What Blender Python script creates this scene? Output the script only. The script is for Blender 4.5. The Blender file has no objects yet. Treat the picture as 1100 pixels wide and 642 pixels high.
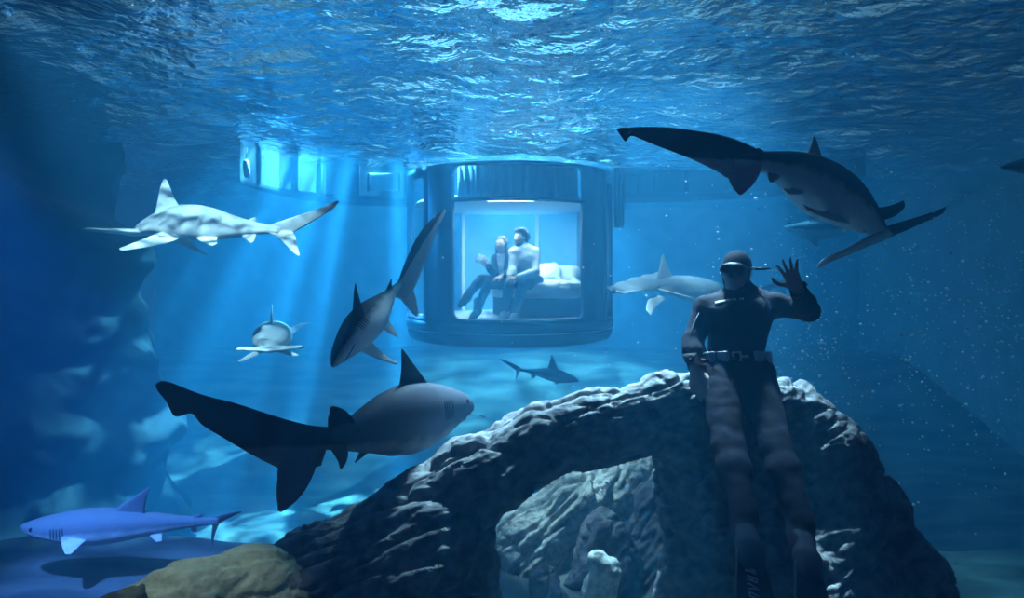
import bpy, bmesh, math, random
import numpy as np
from mathutils import Vector, Matrix, noise as mn

random.seed(7); np.random.seed(7)
C = bpy.context.scene.collection
S = bpy.context.scene
PI = math.pi

# ------------------------------------------------------------------ camera, world, lights, exposure
F, X0, Y0, ZC = 717.0, 550.0, 290.0, 2.0          # focal length in pixels, principal point, eye height
cd = bpy.data.cameras.new('camera'); cam = bpy.data.objects.new('camera', cd); C.objects.link(cam)
cam.location = (0, 0, ZC); cam.rotation_euler = (PI/2, 0, 0)
cd.sensor_width = 36.0; cd.lens = 36.0*F/1100.0
cd.shift_y = -(321.0-Y0)/1100.0
cd.clip_start = 0.02; cd.clip_end = 200
S.camera = cam

S.view_settings.view_transform = 'Standard'; S.view_settings.look = 'None'
S.view_settings.gamma = 1.0; S.view_settings.use_curve_mapping = False
S.view_settings.exposure = 0.15
S.cycles.use_denoising = True
S.cycles.max_bounces = 8; S.cycles.transparent_max_bounces = 16; S.cycles.volume_bounces = 1
S.cycles.caustics_refractive = False; S.cycles.caustics_reflective = False; S.cycles.glossy_bounces = 4; S.cycles.diffuse_bounces = 2; S.cycles.sample_clamp_indirect = 4.0

SURF = 3.38                                        # height of the water surface above the sand

w = bpy.data.worlds.new('hall'); S.world = w; w.use_nodes = True
w.node_tree.nodes['Background'].inputs[0].default_value = (0.16, 0.16, 0.42, 1)
w.node_tree.nodes['Background'].inputs[1].default_value = 0.13

def ripple_light(name, loc, target, power, color, angle, radius=0.12, scale=9.0, lo=0.2, hi=2.4, contrast=(0.36, 0.66), blend=0.6, stretch=(1, 1, 1)):
    """A spotlight hung over the tank; its beam carries the bright and dark bands that ripples throw into water."""
    l = bpy.data.lights.new(name, 'SPOT'); o = bpy.data.objects.new(name, l); C.objects.link(o)
    o.location = loc
    o.rotation_euler = (Vector(target)-Vector(loc)).to_track_quat('-Z', 'Y').to_euler()
    l.energy = power; l.color = color; l.spot_size = math.radians(angle); l.spot_blend = blend; l.shadow_soft_size = radius
    if scale:
        l.use_nodes = True; nt = l.node_tree; em = nt.nodes['Emission']
        tc = nt.nodes.new('ShaderNodeTexCoord'); mp = nt.nodes.new('ShaderNodeMapping')
        mp.inputs['Scale'].default_value = stretch
        nz = nt.nodes.new('ShaderNodeTexNoise'); nz.inputs['Scale'].default_value = scale; nz.inputs['Detail'].default_value = 3
        nz.inputs['Distortion'].default_value = 0.6
        mr = nt.nodes.new('ShaderNodeMapRange')
        mr.inputs['From Min'].default_value = contrast[0]; mr.inputs['From Max'].default_value = contrast[1]
        mr.inputs['To Min'].default_value = lo; mr.inputs['To Max'].default_value = hi
        nt.links.new(tc.outputs['Normal'], mp.inputs['Vector']); nt.links.new(mp.outputs['Vector'], nz.inputs['Vector'])
        nt.links.new(nz.outputs['Fac'], mr.inputs['Value']); nt.links.new(mr.outputs['Result'], em.inputs['Strength'])
    return o

def area_light(name, loc, target, power, color, sx, sy):
    l = bpy.data.lights.new(name, 'AREA'); o = bpy.data.objects.new(name, l); C.objects.link(o)
    o.location = loc; o.rotation_euler = (Vector(target)-Vector(loc)).to_track_quat('-Z', 'Y').to_euler()
    l.energy = power; l.color = color; l.shape = 'RECTANGLE'; l.size = sx; l.size_y = sy
    return o

WHITE_BLUE = (0.17, 0.72, 1.0)
ripple_light('overhead_spot', (-1.6, 9.3, 7.0), (-2.45, 8.3, 0), 44000, WHITE_BLUE, 52, radius=0.03, scale=12, lo=0.0, hi=3.0, contrast=(0.47, 0.62), blend=0.8)
ripple_light('overhead_spot', (0.3, 11.8, 7.0), (0.5, 11.4, 0), 24000, WHITE_BLUE, 58, radius=0.08, scale=9, lo=0.1, hi=2.2, blend=0.9)
ripple_light('overhead_spot', (0.6, 9.4, 7.2), (3.3, 5.4, 0.4), 5000, WHITE_BLUE, 26, radius=0.05, scale=12, lo=0.2, hi=2.2, blend=0.3)
ripple_light('overhead_spot', (-2.6, 2.1, 5.4), (-2.25, 5.6, 1.85), 5400, (0.50, 0.84, 1.0), 28, radius=0.03, scale=42, lo=1.0, hi=2.0)  # added spot that brightens the pale sharks at left from the front
ripple_light('overhead_spot', (0.6, 3.0, 6.6), (1.15, 5.6, 2.0), 5000, (0.50, 0.84, 1.0), 18, radius=0.06, scale=20, lo=0.4, hi=1.8)  # added narrow spot that brightens the hammerhead behind the diver
ridge = area_light('added_ridge_light', (0.75, 6.9, 7.2), (0.62, 4.05, 1.4), 140, (0.50, 0.80, 1.0), 2.3, 0.4); ridge.data.spread = math.radians(9)  # added thin beam, shaped to brighten the top of the rock ridge
ripple_light('overhead_spot', (-1.5, 5.0, 6.8), (0.36, 4.80, 0.85), 5200, (0.60, 0.88, 1.0), 13, radius=0.05, scale=24, lo=0.6, hi=1.7)  # added spot aimed at the boulders under the arch to brighten them
ripple_light('overhead_spot', (-2.3, 1.7, 4.6), (-1.30, 3.02, 0.35), 620, (0.75, 0.92, 0.95), 11, radius=0.05, scale=0)  # small added spot that brightens only the sandy ledge
ripple_light('blue_spotlight', (-3.0, 2.0, 4.2), (-2.5, 4.4, 0.25), 8000, (0.10, 0.28, 1.0), 24, radius=0.1, scale=0)
area_light('added_water_glow', (-0.2, 12.4, 6.5), (-0.2, 12.2, 0), 520, WHITE_BLUE, 4.0, 3.0)  # broad unseen light added for a general glow in the water

# ------------------------------------------------------------------ helpers
def P(px, py, d):
    """The point of the tank that lies DEPTH metres in front of the viewing window."""
    return Vector(((px-X0)/F*d, d, ZC-(py-Y0)/F*d))

def tag(o, label=None, cat=None, group=None, kind=None):
    if label: o['label'] = label
    if cat: o['category'] = cat
    if group: o['group'] = group
    if kind: o['kind'] = kind
    return o

def empty(name, loc, label, cat, group=None):
    o = bpy.data.objects.new(name, None); C.objects.link(o); o.location = loc; o.empty_display_size = 0.1
    bpy.context.view_layer.update()
    return tag(o, label, cat, group)

def link(name, me, m, parent=None, smooth=True):
    o = bpy.data.objects.new(name, me); C.objects.link(o)
    for mm in (m if isinstance(m, (list, tuple)) else [m]): me.materials.append(mm)
    if smooth: me.polygons.foreach_set('use_smooth', np.ones(len(me.polygons), dtype=bool))
    if parent is not None:
        o.parent = parent
        o.matrix_parent_inverse = Matrix.Translation(-Vector(parent.location)) if parent.parent is None else Matrix.Identity(4)
    return o

def pivot(o):
    """Move a mesh's origin to the base of its own bounds."""
    me = o.data; n = len(me.vertices); co = np.empty(n*3, dtype=np.float32); me.vertices.foreach_get('co', co); co = co.reshape(-1, 3)
    c = (co.min(0)+co.max(0))/2; c[2] = co[:, 2].min(); co -= c
    me.vertices.foreach_set('co', co.ravel()); me.update(); o.location = Vector([float(v) for v in c])
    return o

def mesh_np(name, V, Fq):
    me = bpy.data.meshes.new(name)
    V = np.asarray(V, dtype=np.float32); Fq = np.asarray(Fq, dtype=np.int32)
    me.vertices.add(len(V)); me.vertices.foreach_set('co', V.ravel())
    n = Fq.shape[1]
    me.loops.add(Fq.size); me.loops.foreach_set('vertex_index', Fq.ravel())
    me.polygons.add(len(Fq)); me.polygons.foreach_set('loop_start', np.arange(0, Fq.size, n, dtype=np.int32))
    me.update(calc_edges=True); me.validate()
    return me

def bm_mesh(name, bm, recalc=True):
    if recalc: bmesh.ops.recalc_face_normals(bm, faces=bm.faces[:])
    me = bpy.data.meshes.new(name); bm.to_mesh(me); bm.free(); return me

def obj(name, bm, m, parent=None, smooth=True):
    return link(name, bm_mesh(name, bm), m, parent, smooth)

def tube(bm, pts, rad, seg=10, caps=True):
    """A round bar through PTS; RAD is one radius or one per point."""
    pts = [Vector(p) for p in pts]; n = len(pts)
    rad = [rad]*n if isinstance(rad, (int, float)) else list(rad)
    rings = []; ref = None
    for i, p in enumerate(pts):
        t = (pts[min(i+1, n-1)]-pts[max(i-1, 0)]).normalized()
        if ref is None: ref = Vector((0, 0, 1)) if abs(t.z) < 0.9 else Vector((1, 0, 0))
        a = (ref-t*ref.dot(t)).normalized(); b = t.cross(a); ref = a
        rings.append([bm.verts.new(p+(a*math.cos(2*PI*k/seg)+b*math.sin(2*PI*k/seg))*rad[i]) for k in range(seg)])
    for r0, r1 in zip(rings, rings[1:]):
        for k in range(seg): bm.faces.new((r0[k], r0[(k+1) % seg], r1[(k+1) % seg], r1[k]))
    if caps: bm.faces.new(rings[0][::-1]); bm.faces.new(rings[-1])
    return bm

def lathe(bm, prof, seg=64, c=(0, 0), a0=0.0, a1=2*PI, closed_profile=False):
    """Turn a (radius, height) profile round a vertical axis, over an arc from A0 to A1 (0 looks at the viewer)."""
    full = abs(a1-a0-2*PI) < 1e-6; n = seg if full else seg+1
    cols = []
    for k in range(n):
        a = a0+(a1-a0)*k/seg
        cols.append([bm.verts.new((c[0]+r*math.sin(a), c[1]-r*math.cos(a), z)) for r, z in prof])
    m = len(prof)
    for k in range(seg):
        A, B = cols[k], cols[(k+1) % n]
        for j in range(m if closed_profile else m-1):
            q = (A[j], B[j], B[(j+1) % m], A[(j+1) % m])
            try: bm.faces.new(q)
            except ValueError: pass
    if closed_profile and not full:
        bm.faces.new(cols[0]); bm.faces.new(cols[-1][::-1])
    bmesh.ops.remove_doubles(bm, verts=bm.verts[:], dist=1e-6)
    return bm

def box(bm, lo, hi, bevel=0.0, M=None):
    vs = [bm.verts.new((x, y, z)) for x in (lo[0], hi[0]) for y in (lo[1], hi[1]) for z in (lo[2], hi[2])]
    for q in ((0, 1, 3, 2), (4, 6, 7, 5), (0, 4, 5, 1), (2, 3, 7, 6), (0, 2, 6, 4), (1, 5, 7, 3)): bm.faces.new([vs[i] for i in q])
    if bevel:
        es = list({e for v in vs for e in v.link_edges})
        r = bmesh.ops.bevel(bm, geom=es, offset=bevel, segments=3, affect='EDGES', profile=0.6)
        vs = list({v for f in r['faces'] for v in f.verts} | {v for v in vs if v.is_valid})
    if M is not None: bmesh.ops.transform(bm, matrix=M, verts=vs)
    return bm

# ---- smooth solids: distance fields turned into one continuous mesh
def rc(a, b, ra, rb, k=0.03): return ('rc', np.array(a, float), np.array(b, float), ra, rb, k)
def el(c, r, axes=None, k=0.03):
    A = np.eye(3) if axes is None else np.array([list(Vector(v).normalized()) for v in axes])
    return ('el', np.array(c, float), np.array(r, float), A, k)

def field(prims, h, pad=0.05, inflate=0.0):
    los, his = [], []
    for p in prims:
        if p[0] == 'rc':
            r = max(p[3], p[4])+inflate; los.append(np.minimum(p[1], p[2])-r); his.append(np.maximum(p[1], p[2])+r)
        else:
            r = max(p[2])+inflate; los.append(p[1]-r); his.append(p[1]+r)
    lo = np.min(los, 0)-pad; hi = np.max(his, 0)+pad
    n = np.ceil((hi-lo)/h).astype(int)+1
    D = np.full(n, 0.5, dtype=np.float32)
    ax = [(lo[i]+h*np.arange(n[i])).astype(np.float32) for i in range(3)]
    for p, l, u in zip(prims, los, his):
        k = p[-1]; m = k+4*h
        i0 = np.maximum(((l-m-lo)/h).astype(int), 0); i1 = np.minimum(((u+m-lo)/h).astype(int)+2, n)
        sl = tuple(slice(a, b) for a, b in zip(i0, i1))
        x = ax[0][sl[0]][:, None, None]; y = ax[1][sl[1]][None, :, None]; z = ax[2][sl[2]][None, None, :]
        if p[0] == 'rc':
            a, b, ra, rb = p[1], p[2], p[3]+inflate, p[4]+inflate; d = b-a; L2 = max(float(d@d), 1e-12)
            t = np.clip(((x-a[0])*d[0]+(y-a[1])*d[1]+(z-a[2])*d[2])/L2, 0, 1)
            q = np.sqrt((x-a[0]-t*d[0])**2+(y-a[1]-t*d[1])**2+(z-a[2]-t*d[2])**2)-(ra+(rb-ra)*t)
        else:
            c, r, A = p[1], p[2]+inflate, p[3]
            u_ = [(x-c[0])*A[i][0]+(y-c[1])*A[i][1]+(z-c[2])*A[i][2] for i in range(3)]
            k0 = np.sqrt(sum((u_[i]/r[i])**2 for i in range(3))); k1 = np.sqrt(sum((u_[i]/r[i]**2)**2 for i in range(3)))+1e-9
            q = k0*(k0-1)/k1
        d0 = D[sl]; hh = np.maximum(k-np.abs(d0-q), 0)/max(k, 1e-9)
        D[sl] = np.minimum(d0, q)-hh*hh*k*0.25
    return D, lo, h

def nets(D, lo, h):
    s = D < 0; nx, ny, nz = D.shape
    cn = np.zeros((nx-1, ny-1, nz-1), dtype=np.int8)
    for a in (0, 1):
        for b in (0, 1):
            for c in (0, 1): cn += s[a:nx-1+a, b:ny-1+b, c:nz-1+c]
    act = (cn > 0) & (cn < 8); I = np.argwhere(act); idx = np.full(act.shape, -1, dtype=np.int32); idx[act] = np.arange(len(I))
    acc = np.zeros((len(I), 3)); num = np.zeros(len(I))
    cor = [(a, b, c) for a in (0, 1) for b in (0, 1) for c in (0, 1)]
    val = {q: D[I[:, 0]+q[0], I[:, 1]+q[1], I[:, 2]+q[2]] for q in cor}
    for q in cor:
        for ax in range(3):
            if q[ax] == 0:
                r = list(q); r[ax] = 1; r = tuple(r); v0, v1 = val[q], val[r]; m = (v0 < 0) != (v1 < 0)
                t = np.where(m, v0/np.where(m, v0-v1, 1), 0)
                pt = np.tile(np.array(q, float), (len(I), 1)); pt[:, ax] = t
                acc += pt*m[:, None]; num += m
    V = lo+h*(I+acc/num[:, None])
    Fs = []
    for ax in range(3):
        o1, o2 = (ax+1) % 3, (ax+2) % 3
        sa = [slice(None)]*3; sb = [slice(None)]*3; sa[ax] = slice(0, -1); sb[ax] = slice(1, None)
        for o in (o1, o2): sa[o] = slice(1, -1); sb[o] = slice(1, -1)
        A, B = s[tuple(sa)], s[tuple(sb)]; ch = np.argwhere(A != B)
        if not len(ch): continue
        e = ch.copy(); e[:, o1] += 1; e[:, o2] += 1
        def cell(d1, d2):
            q = e.copy(); q[:, o1] += d1; q[:, o2] += d2; return idx[q[:, 0], q[:, 1], q[:, 2]]
        quad = np.stack([cell(-1, -1), cell(0, -1), cell(0, 0), cell(-1, 0)], 1)
        ins = A[tuple(ch.T)]; quad[~ins] = quad[~ins][:, ::-1]
        Fs.append(quad)
    return V, np.concatenate(Fs)

def solid(name, prims, h, m, parent=None, inflate=0.0, cut=None, smooth_it=2, warp=None):
    """One continuous mesh round all the prims; CUT(V) keeps faces, WARP(V) moves points."""
    V, Q = nets(*field(prims, h, pad=0.04+inflate, inflate=inflate))
    if smooth_it:
        e = np.concatenate([Q[:, [0, 1]], Q[:, [1, 2]], Q[:, [2, 3]], Q[:, [3, 0]]])
        for _ in range(smooth_it):
            acc = np.zeros_like(V); num = np.zeros(len(V))
            for a, b in ((0, 1), (1, 0)):
                for d in range(3): acc[:, d] += np.bincount(e[:, a], V[e[:, b], d], len(V))
                num += np.bincount(e[:, a], minlength=len(V))
            V = V*0.5+0.5*acc/num[:, None]
    if cut is not None:
        keep = cut(V); Q = Q[keep[Q].all(1)]
        used = np.unique(Q); mp = np.zeros(len(V), dtype=np.int64); mp[used] = np.arange(len(used)); V = V[used]; Q = mp[Q]
    if warp is not None: V = warp(V, Q)
    return link(name, mesh_np(name, V, Q), m, parent)

def vnormals(V, Q):
    n = np.cross(V[Q[:, 2]]-V[Q[:, 0]], V[Q[:, 3]]-V[Q[:, 1]]); N = np.zeros_like(V)
    for k in range(4):
        for d in range(3): N[:, d] += np.bincount(Q[:, k], n[:, d], len(V))
    return N/(np.linalg.norm(N, axis=1)[:, None]+1e-12)

# ---- materials
def mat(name, col, rough=0.6, bump=0.0, scale=20.0, var=0.0, metallic=0.0, spec=0.4, col2=None, detail=4, coord='Object', stretch=None):
    m = bpy.data.materials.new(name); m.use_nodes = True; nt = m.node_tree; b = nt.nodes['Principled BSDF']
    b.inputs['Base Color'].default_value = (*col, 1); b.inputs['Roughness'].default_value = rough
    b.inputs['Metallic'].default_value = metallic; b.inputs['Specular IOR Level'].default_value = spec
    tc = nt.nodes.new('ShaderNodeTexCoord'); nz = nt.nodes.new('ShaderNodeTexNoise')
    nz.inputs['Scale'].default_value = scale; nz.inputs['Detail'].default_value = detail
    src = tc.outputs[coord]
    if stretch:
        mp = nt.nodes.new('ShaderNodeMapping'); mp.inputs['Scale'].default_value = stretch; nt.links.new(src, mp.inputs['Vector']); src = mp.outputs['Vector']
    nt.links.new(src, nz.inputs['Vector'])
    cr = nt.nodes.new('ShaderNodeValToRGB')
    c2 = col2 if col2 else tuple(c*(1-var) for c in col)
    cr.color_ramp.elements[0].position = 0.35; cr.color_ramp.elements[1].position = 0.65
    cr.color_ramp.elements[0].color = (*c2, 1); cr.color_ramp.elements[1].color = (*col, 1)
    nt.links.new(nz.outputs['Fac'], cr.inputs['Fac']); nt.links.new(cr.outputs['Color'], b.inputs['Base Color'])
    if bump:
        bp = nt.nodes.new('ShaderNodeBump'); bp.inputs['Strength'].default_value = bump; bp.inputs['Distance'].default_value = 0.03
        nt.links.new(nz.outputs['Fac'], bp.inputs['Height']); nt.links.new(bp.outputs['Normal'], b.inputs['Normal'])
    return m

def emit(name, col, s):
    m = bpy.data.materials.new(name); m.use_nodes = True; nt = m.node_tree; b = nt.nodes['Principled BSDF']
    b.inputs['Base Color'].default_value = (*col, 1); b.inputs['Emission Color'].default_value = (*col, 1); b.inputs['Emission Strength'].default_value = s
    return m

def glass(name, col, gloss=0.07):
    m = bpy.data.materials.new(name); m.use_nodes = True; nt = m.node_tree; nt.nodes.remove(nt.nodes['Principled BSDF'])
    t = nt.nodes.new('ShaderNodeBsdfTransparent'); t.inputs['Color'].default_value = (*col, 1)
    g = nt.nodes.new('ShaderNodeBsdfGlossy'); g.inputs['Roughness'].default_value = 0.05
    mx = nt.nodes.new('ShaderNodeMixShader'); mx.inputs['Fac'].default_value = gloss
    nt.links.new(t.outputs[0], mx.inputs[1]); nt.links.new(g.outputs[0], mx.inputs[2]); nt.links.new(mx.outputs[0], nt.nodes['Material Output'].inputs['Surface'])
    return m

# ------------------------------------------------------------------ the tank: water, surface, sand, walls
XL, XR, YB, YF = -7.6, 7.8, 15.0, 0.0
def water_material():
    m = bpy.data.materials.new('blue_water'); m.use_nodes = True; nt = m.node_tree; nt.nodes.remove(nt.nodes['Principled BSDF'])
    sc = nt.nodes.new('ShaderNodeVolumeScatter'); sc.inputs['Color'].default_value = (0.10, 0.54, 0.98, 1)
    sc.inputs['Density'].default_value = 0.072; sc.inputs['Anisotropy'].default_value = 0.3
    ab = nt.nodes.new('ShaderNodeVolumeAbsorption'); ab.inputs['Color'].default_value = (0.0, 0.57, 0.88, 1); ab.inputs['Density'].default_value = 0.10
    ad = nt.nodes.new('ShaderNodeAddShader')
    nt.links.new(sc.outputs[0], ad.inputs[0]); nt.links.new(ab.outputs[0], ad.inputs[1]); nt.links.new(ad.outputs[0], nt.nodes['Material Output'].inputs['Volume'])
    return m
bm = bmesh.new(); box(bm, (XL, -0.5, -1.9), (XR-0.002, YB-0.002, SURF))
tag(obj('water_haze', bm, water_material(), smooth=False), 'clear blue water filling the whole tank, hazy with distance', 'water', kind='stuff')

def surface_material():
    m = bpy.data.materials.new('rippled_surface'); m.use_nodes = True; nt = m.node_tree; nt.nodes.remove(nt.nodes['Principled BSDF'])
    N = nt.nodes.new; L = nt.links.new
    tc = N('ShaderNodeTexCoord'); nz = N('ShaderNodeTexNoise'); nz.inputs['Scale'].default_value = 7; nz.inputs['Detail'].default_value = 3
    mp = N('ShaderNodeMapping'); mp.inputs['Scale'].default_value = (1.0, 1.5, 1.0)
    L(tc.outputs['Object'], mp.inputs['Vector']); L(mp.outputs['Vector'], nz.inputs['Vector'])
    bp = N('ShaderNodeBump'); bp.inputs['Strength'].default_value = 0.9; bp.inputs['Distance'].default_value = 0.07; L(nz.outputs['Fac'], bp.inputs['Height'])
    g = N('ShaderNodeBsdfGlossy'); g.inputs['Color'].default_value = (0.80, 0.92, 1.0, 1); g.inputs['Roughness'].default_value = 0.025; L(bp.outputs['Normal'], g.inputs['Normal'])
    t = N('ShaderNodeBsdfTransparent'); t.inputs['Color'].default_value = (0.95, 0.98, 1, 1)
    rf = N('ShaderNodeBsdfRefraction'); rf.inputs['IOR'].default_value = 1.33; rf.inputs['Roughness'].default_value = 0.02; L(bp.outputs['Normal'], rf.inputs['Normal'])
    cl = N('ShaderNodeMixShader'); cl.inputs['Fac'].default_value = 0.5; L(t.outputs[0], cl.inputs[1]); L(rf.outputs[0], cl.inputs[2])
    lw = N('ShaderNodeLayerWeight'); lw.inputs['Blend'].default_value = 0.5; L(bp.outputs['Normal'], lw.inputs['Normal'])
    mr = N('ShaderNodeMapRange'); mr.inputs['From Min'].default_value = 0.34; mr.inputs['From Max'].default_value = 0.62
    mr.inputs['To Min'].default_value = 0.02; mr.inputs['To Max'].default_value = 1.0
    L(lw.outputs['Facing'], mr.inputs['Value'])
    mx = N('ShaderNodeMixShader'); L(mr.outputs['Result'], mx.inputs['Fac']); L(cl.outputs[0], mx.inputs[1]); L(g.outputs[0], mx.inputs[2])
    L(mx.outputs[0], nt.nodes['Material Output'].inputs['Surface'])
    return m
def grid_mesh(name, xs, ys, zf):
    X, Y = np.meshgrid(xs, ys, indexing='ij'); Z = zf(X, Y)
    nx, ny = X.shape; i = np.arange(nx*ny).reshape(nx, ny)
    Q = np.stack([i[:-1, :-1], i[1:, :-1], i[1:, 1:], i[:-1, 1:]], -1).reshape(-1, 4)
    return mesh_np(name, np.stack([X, Y, Z], -1).reshape(-1, 3), Q)
def waves(X, Y):
    out = np.zeros(X.size); xs, ys = X.ravel(), Y.ravel()
    for i in range(X.size):
        x, y = xs[i], ys[i]
        a = mn.noise((x*0.55, y*0.8, 0.3))*0.12
        b = mn.noise((x*1.5+y*0.4, y*2.1, 4.1))*0.085
        c = (0.5-abs(mn.noise((x*3.2+y*0.9, y*4.6, 9.7))))*0.055
        out[i] = a+b+c
    return SURF+0.02+out.reshape(X.shape)
tag(link('water_surface', grid_mesh('water_surface', np.linspace(XL-0.3, XR+0.3, 400), np.linspace(0.3, YB+0.3, 380), waves), surface_material()),
    kind='structure')

sand = mat('grey_sand', (0.15, 0.16, 0.15), 0.9, bump=0.5, scale=2.2, col2=(0.035, 0.04, 0.042), detail=6, coord='Object', stretch=(0.6, 1.6, 1))
sstep = lambda t: np.clip(t, 0, 1)**2*(3-2*np.clip(t, 0, 1))
def sand_z(X, Y):
    out = np.zeros(X.size); xs, ys = X.ravel(), Y.ravel()
    for i in range(X.size):
        x, y = xs[i], ys[i]
        out[i] = 0.10*mn.noise((x*0.5, y*0.5, 1.0))+0.045*abs(mn.noise((x*0.7, y*2.2+x*0.5, 5.0)))+0.02*mn.noise((x*3, y*3, 2))
    return out.reshape(X.shape)-0.05-1.15*sstep((Y-4.9)/1.7)+1.45*sstep((Y-8.2)/6.0)
tag(link('floor', grid_mesh('floor', np.linspace(XL-0.3, XR+0.3, 260), np.linspace(0.6, YB+0.3, 260), sand_z), sand), kind='structure')

wall_m = mat('blue_tank_paint', (0.30, 0.42, 0.50), 0.8, bump=0.15, scale=3, var=0.3)
bm = bmesh.new(); box(bm, (XL-0.4, YB, -2.0), (XR+0.4, YB+0.3, 4.2)); tag(obj('wall_back', bm, wall_m, smooth=False), kind='structure')
bm = bmesh.new(); box(bm, (XR, 0.6, -2.0), (XR+0.3, YB, 4.2)); tag(obj('wall_right', bm, wall_m, smooth=False), kind='structure')

# glowing sheet added out of view to put bright glints on the ripples
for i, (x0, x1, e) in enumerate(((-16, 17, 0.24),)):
    bm = bmesh.new(); box(bm, (x0, YB+0.8, 4.0), (x1, YB+0.9, 9.5)); tag(obj('window_%d' % (i+1), bm, emit('added_glint_sheet', (0.30, 0.72, 1.0), e), smooth=False), kind='structure')
bm = bmesh.new(); box(bm, (-9, 3.0, 8.7), (9, 15.6, 8.9)); hall_ceiling = tag(obj('ceiling', bm, mat('grey_hall_ceiling', (0.3, 0.32, 0.35), 0.9, var=0.1), smooth=False), kind='structure')
panel_m = emit('added_panel_glow', (0.40, 0.80, 1.0), 8.5)  # glowing panels added out of view for sparkle on the water surface
for cx in (-2.6, -0.8, 1.0, 2.8):
    for cy in (9.6, 11.6, 13.6):
        bm = bmesh.new(); box(bm, (cx-0.6, cy-0.65, 8.62), (cx+0.6, cy+0.65, 8.70), 0.02); obj('added_glow_panel', bm, panel_m, hall_ceiling, smooth=False)

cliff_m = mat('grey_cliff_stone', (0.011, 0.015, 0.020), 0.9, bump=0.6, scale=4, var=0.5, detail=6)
def cliff():
    # a rugged artificial cliff that leans along the left side of the tank
    us = np.linspace(0, 1, 150); vs = np.linspace(-1.7, 4.1, 110); V = np.zeros((150, 110, 3))
    path = [(-4.0, 1.8), (-4.5, 3.6), (-4.4, 5.2), (-4.1, 6.6), (-3.9, 7.6), (-4.5, 8.4), (-5.8, 8.9), (-7.7, 9.4)]
    tp = np.linspace(0, 1, len(path)); px = np.interp(us, tp, [p[0] for p in path]); py = np.interp(us, tp, [p[1] for p in path])
    for i in range(150):
        for j in range(110):
            z = vs[j]; q = Vector((px[i]*0.5, py[i]*0.5, z*1.3))
            d = 0.5*mn.noise(q)+0.22*mn.noise((px[i]*1.2+z*0.5, py[i]*1.2, z*2.6))+0.09*mn.noise((px[i]*3, py[i]*3, z*6))
            V[i, j] = (px[i]+d*0.9-0.20*(z-0.5), py[i]-d*0.4, z)
    i = np.arange(150*110).reshape(150, 110); Q = np.stack([i[:-1, :-1], i[1:, :-1], i[1:, 1:], i[:-1, 1:]], -1).reshape(-1, 4)
    return mesh_np('wall_left', V.reshape(-1, 3), Q)
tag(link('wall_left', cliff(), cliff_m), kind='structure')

# ------------------------------------------------------------------ the rock arch and the stones round it
def strata(dirx=(0.93, 0.0, 0.37), amp=1.0, seed=0.0):
    u = Vector(dirx).normalized(); v = Vector((0, 1, 0)); wv = u.cross(v)
    def warp(V, Q):
        N = vnormals(V, Q); out = V.copy()
        for i in range(len(V)):
            p = Vector(V[i]); a, b, c = p.dot(u), p.dot(v), p.dot(wv)
            big = mn.noise((p.x*2.2+seed, p.y*2.2, p.z*2.2))*0.060
            g = abs(mn.noise((a*1.9+seed, b*6.5, c*11.0)))                      # long grooves that follow the bed of the stone
            g2 = abs(mn.noise((a*4.5, b*13.0+seed, c*24.0)))
            lump = mn.noise((p.x*8+seed, p.y*8, p.z*8))*0.016
            fine = mn.noise((p.x*26, p.y*26, p.z*26+seed))*0.006
            pit = min(0.0, mn.noise((a*5+9, b*7, c*9+seed))+0.32)*0.075
            out[i] += N[i]*(amp*(big-(0.22-min(g, 0.22))*0.20-(0.15-min(g2, 0.15))*0.10+lump+fine+pit))
        return out
    return warp
def R(px, py, d, r): return P(px, py, d), r*d/F
def chain(pts, k=0.12):
    q = [R(*p) for p in pts]
    return [rc(a[0], b[0], a[1], b[1], k) for a, b in zip(q, q[1:])]

rock_m = mat('dark_sea_rock', (0.28, 0.28, 0.28), 0.85, bump=0.7, scale=14, col2=(0.07, 0.07, 0.085), detail=8)
rock = chain([(300, 632, 3.45, 30), (345, 612, 3.5, 46), (408, 594, 3.55, 46), (466, 553, 3.6, 46), (512, 510, 3.65, 43), (570, 475, 3.75, 35),
              (640, 450, 3.85, 31), (710, 428, 3.95, 25), (775, 428, 4.0, 26), (845, 440, 4.05, 34), (885, 487, 4.0, 40), (928, 552, 3.9, 42), (962, 625, 3.8, 46), (985, 670, 3.7, 44)])
rock += chain([(545, 512, 3.7, 33), (620, 478, 3.8, 26), (690, 456, 3.9, 24), (750, 450, 4.0, 30)])
rock += chain([(335, 660, 3.45, 62), (430, 630, 3.5, 74), (478, 590, 3.55, 54), (480, 650, 3.5, 56)])
rock += chain([(742, 478, 4.05, 42), (770, 520, 3.95, 58), (800, 570, 3.85, 70), (840, 640, 3.75, 90)])
rock += chain([(850, 500, 4.05, 60), (885, 580, 3.85, 66), (905, 660, 3.7, 70)])
rock += chain([(750, 560, 3.9, 36), (755, 640, 3.75, 46)])
rock_arch = pivot(solid('rock_arch', rock, 0.0145, rock_m, warp=strata(), smooth_it=3))
tag(rock_arch, 'large dark grooved rock with a natural arch, the diver leaning on its top', 'rock')

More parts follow.
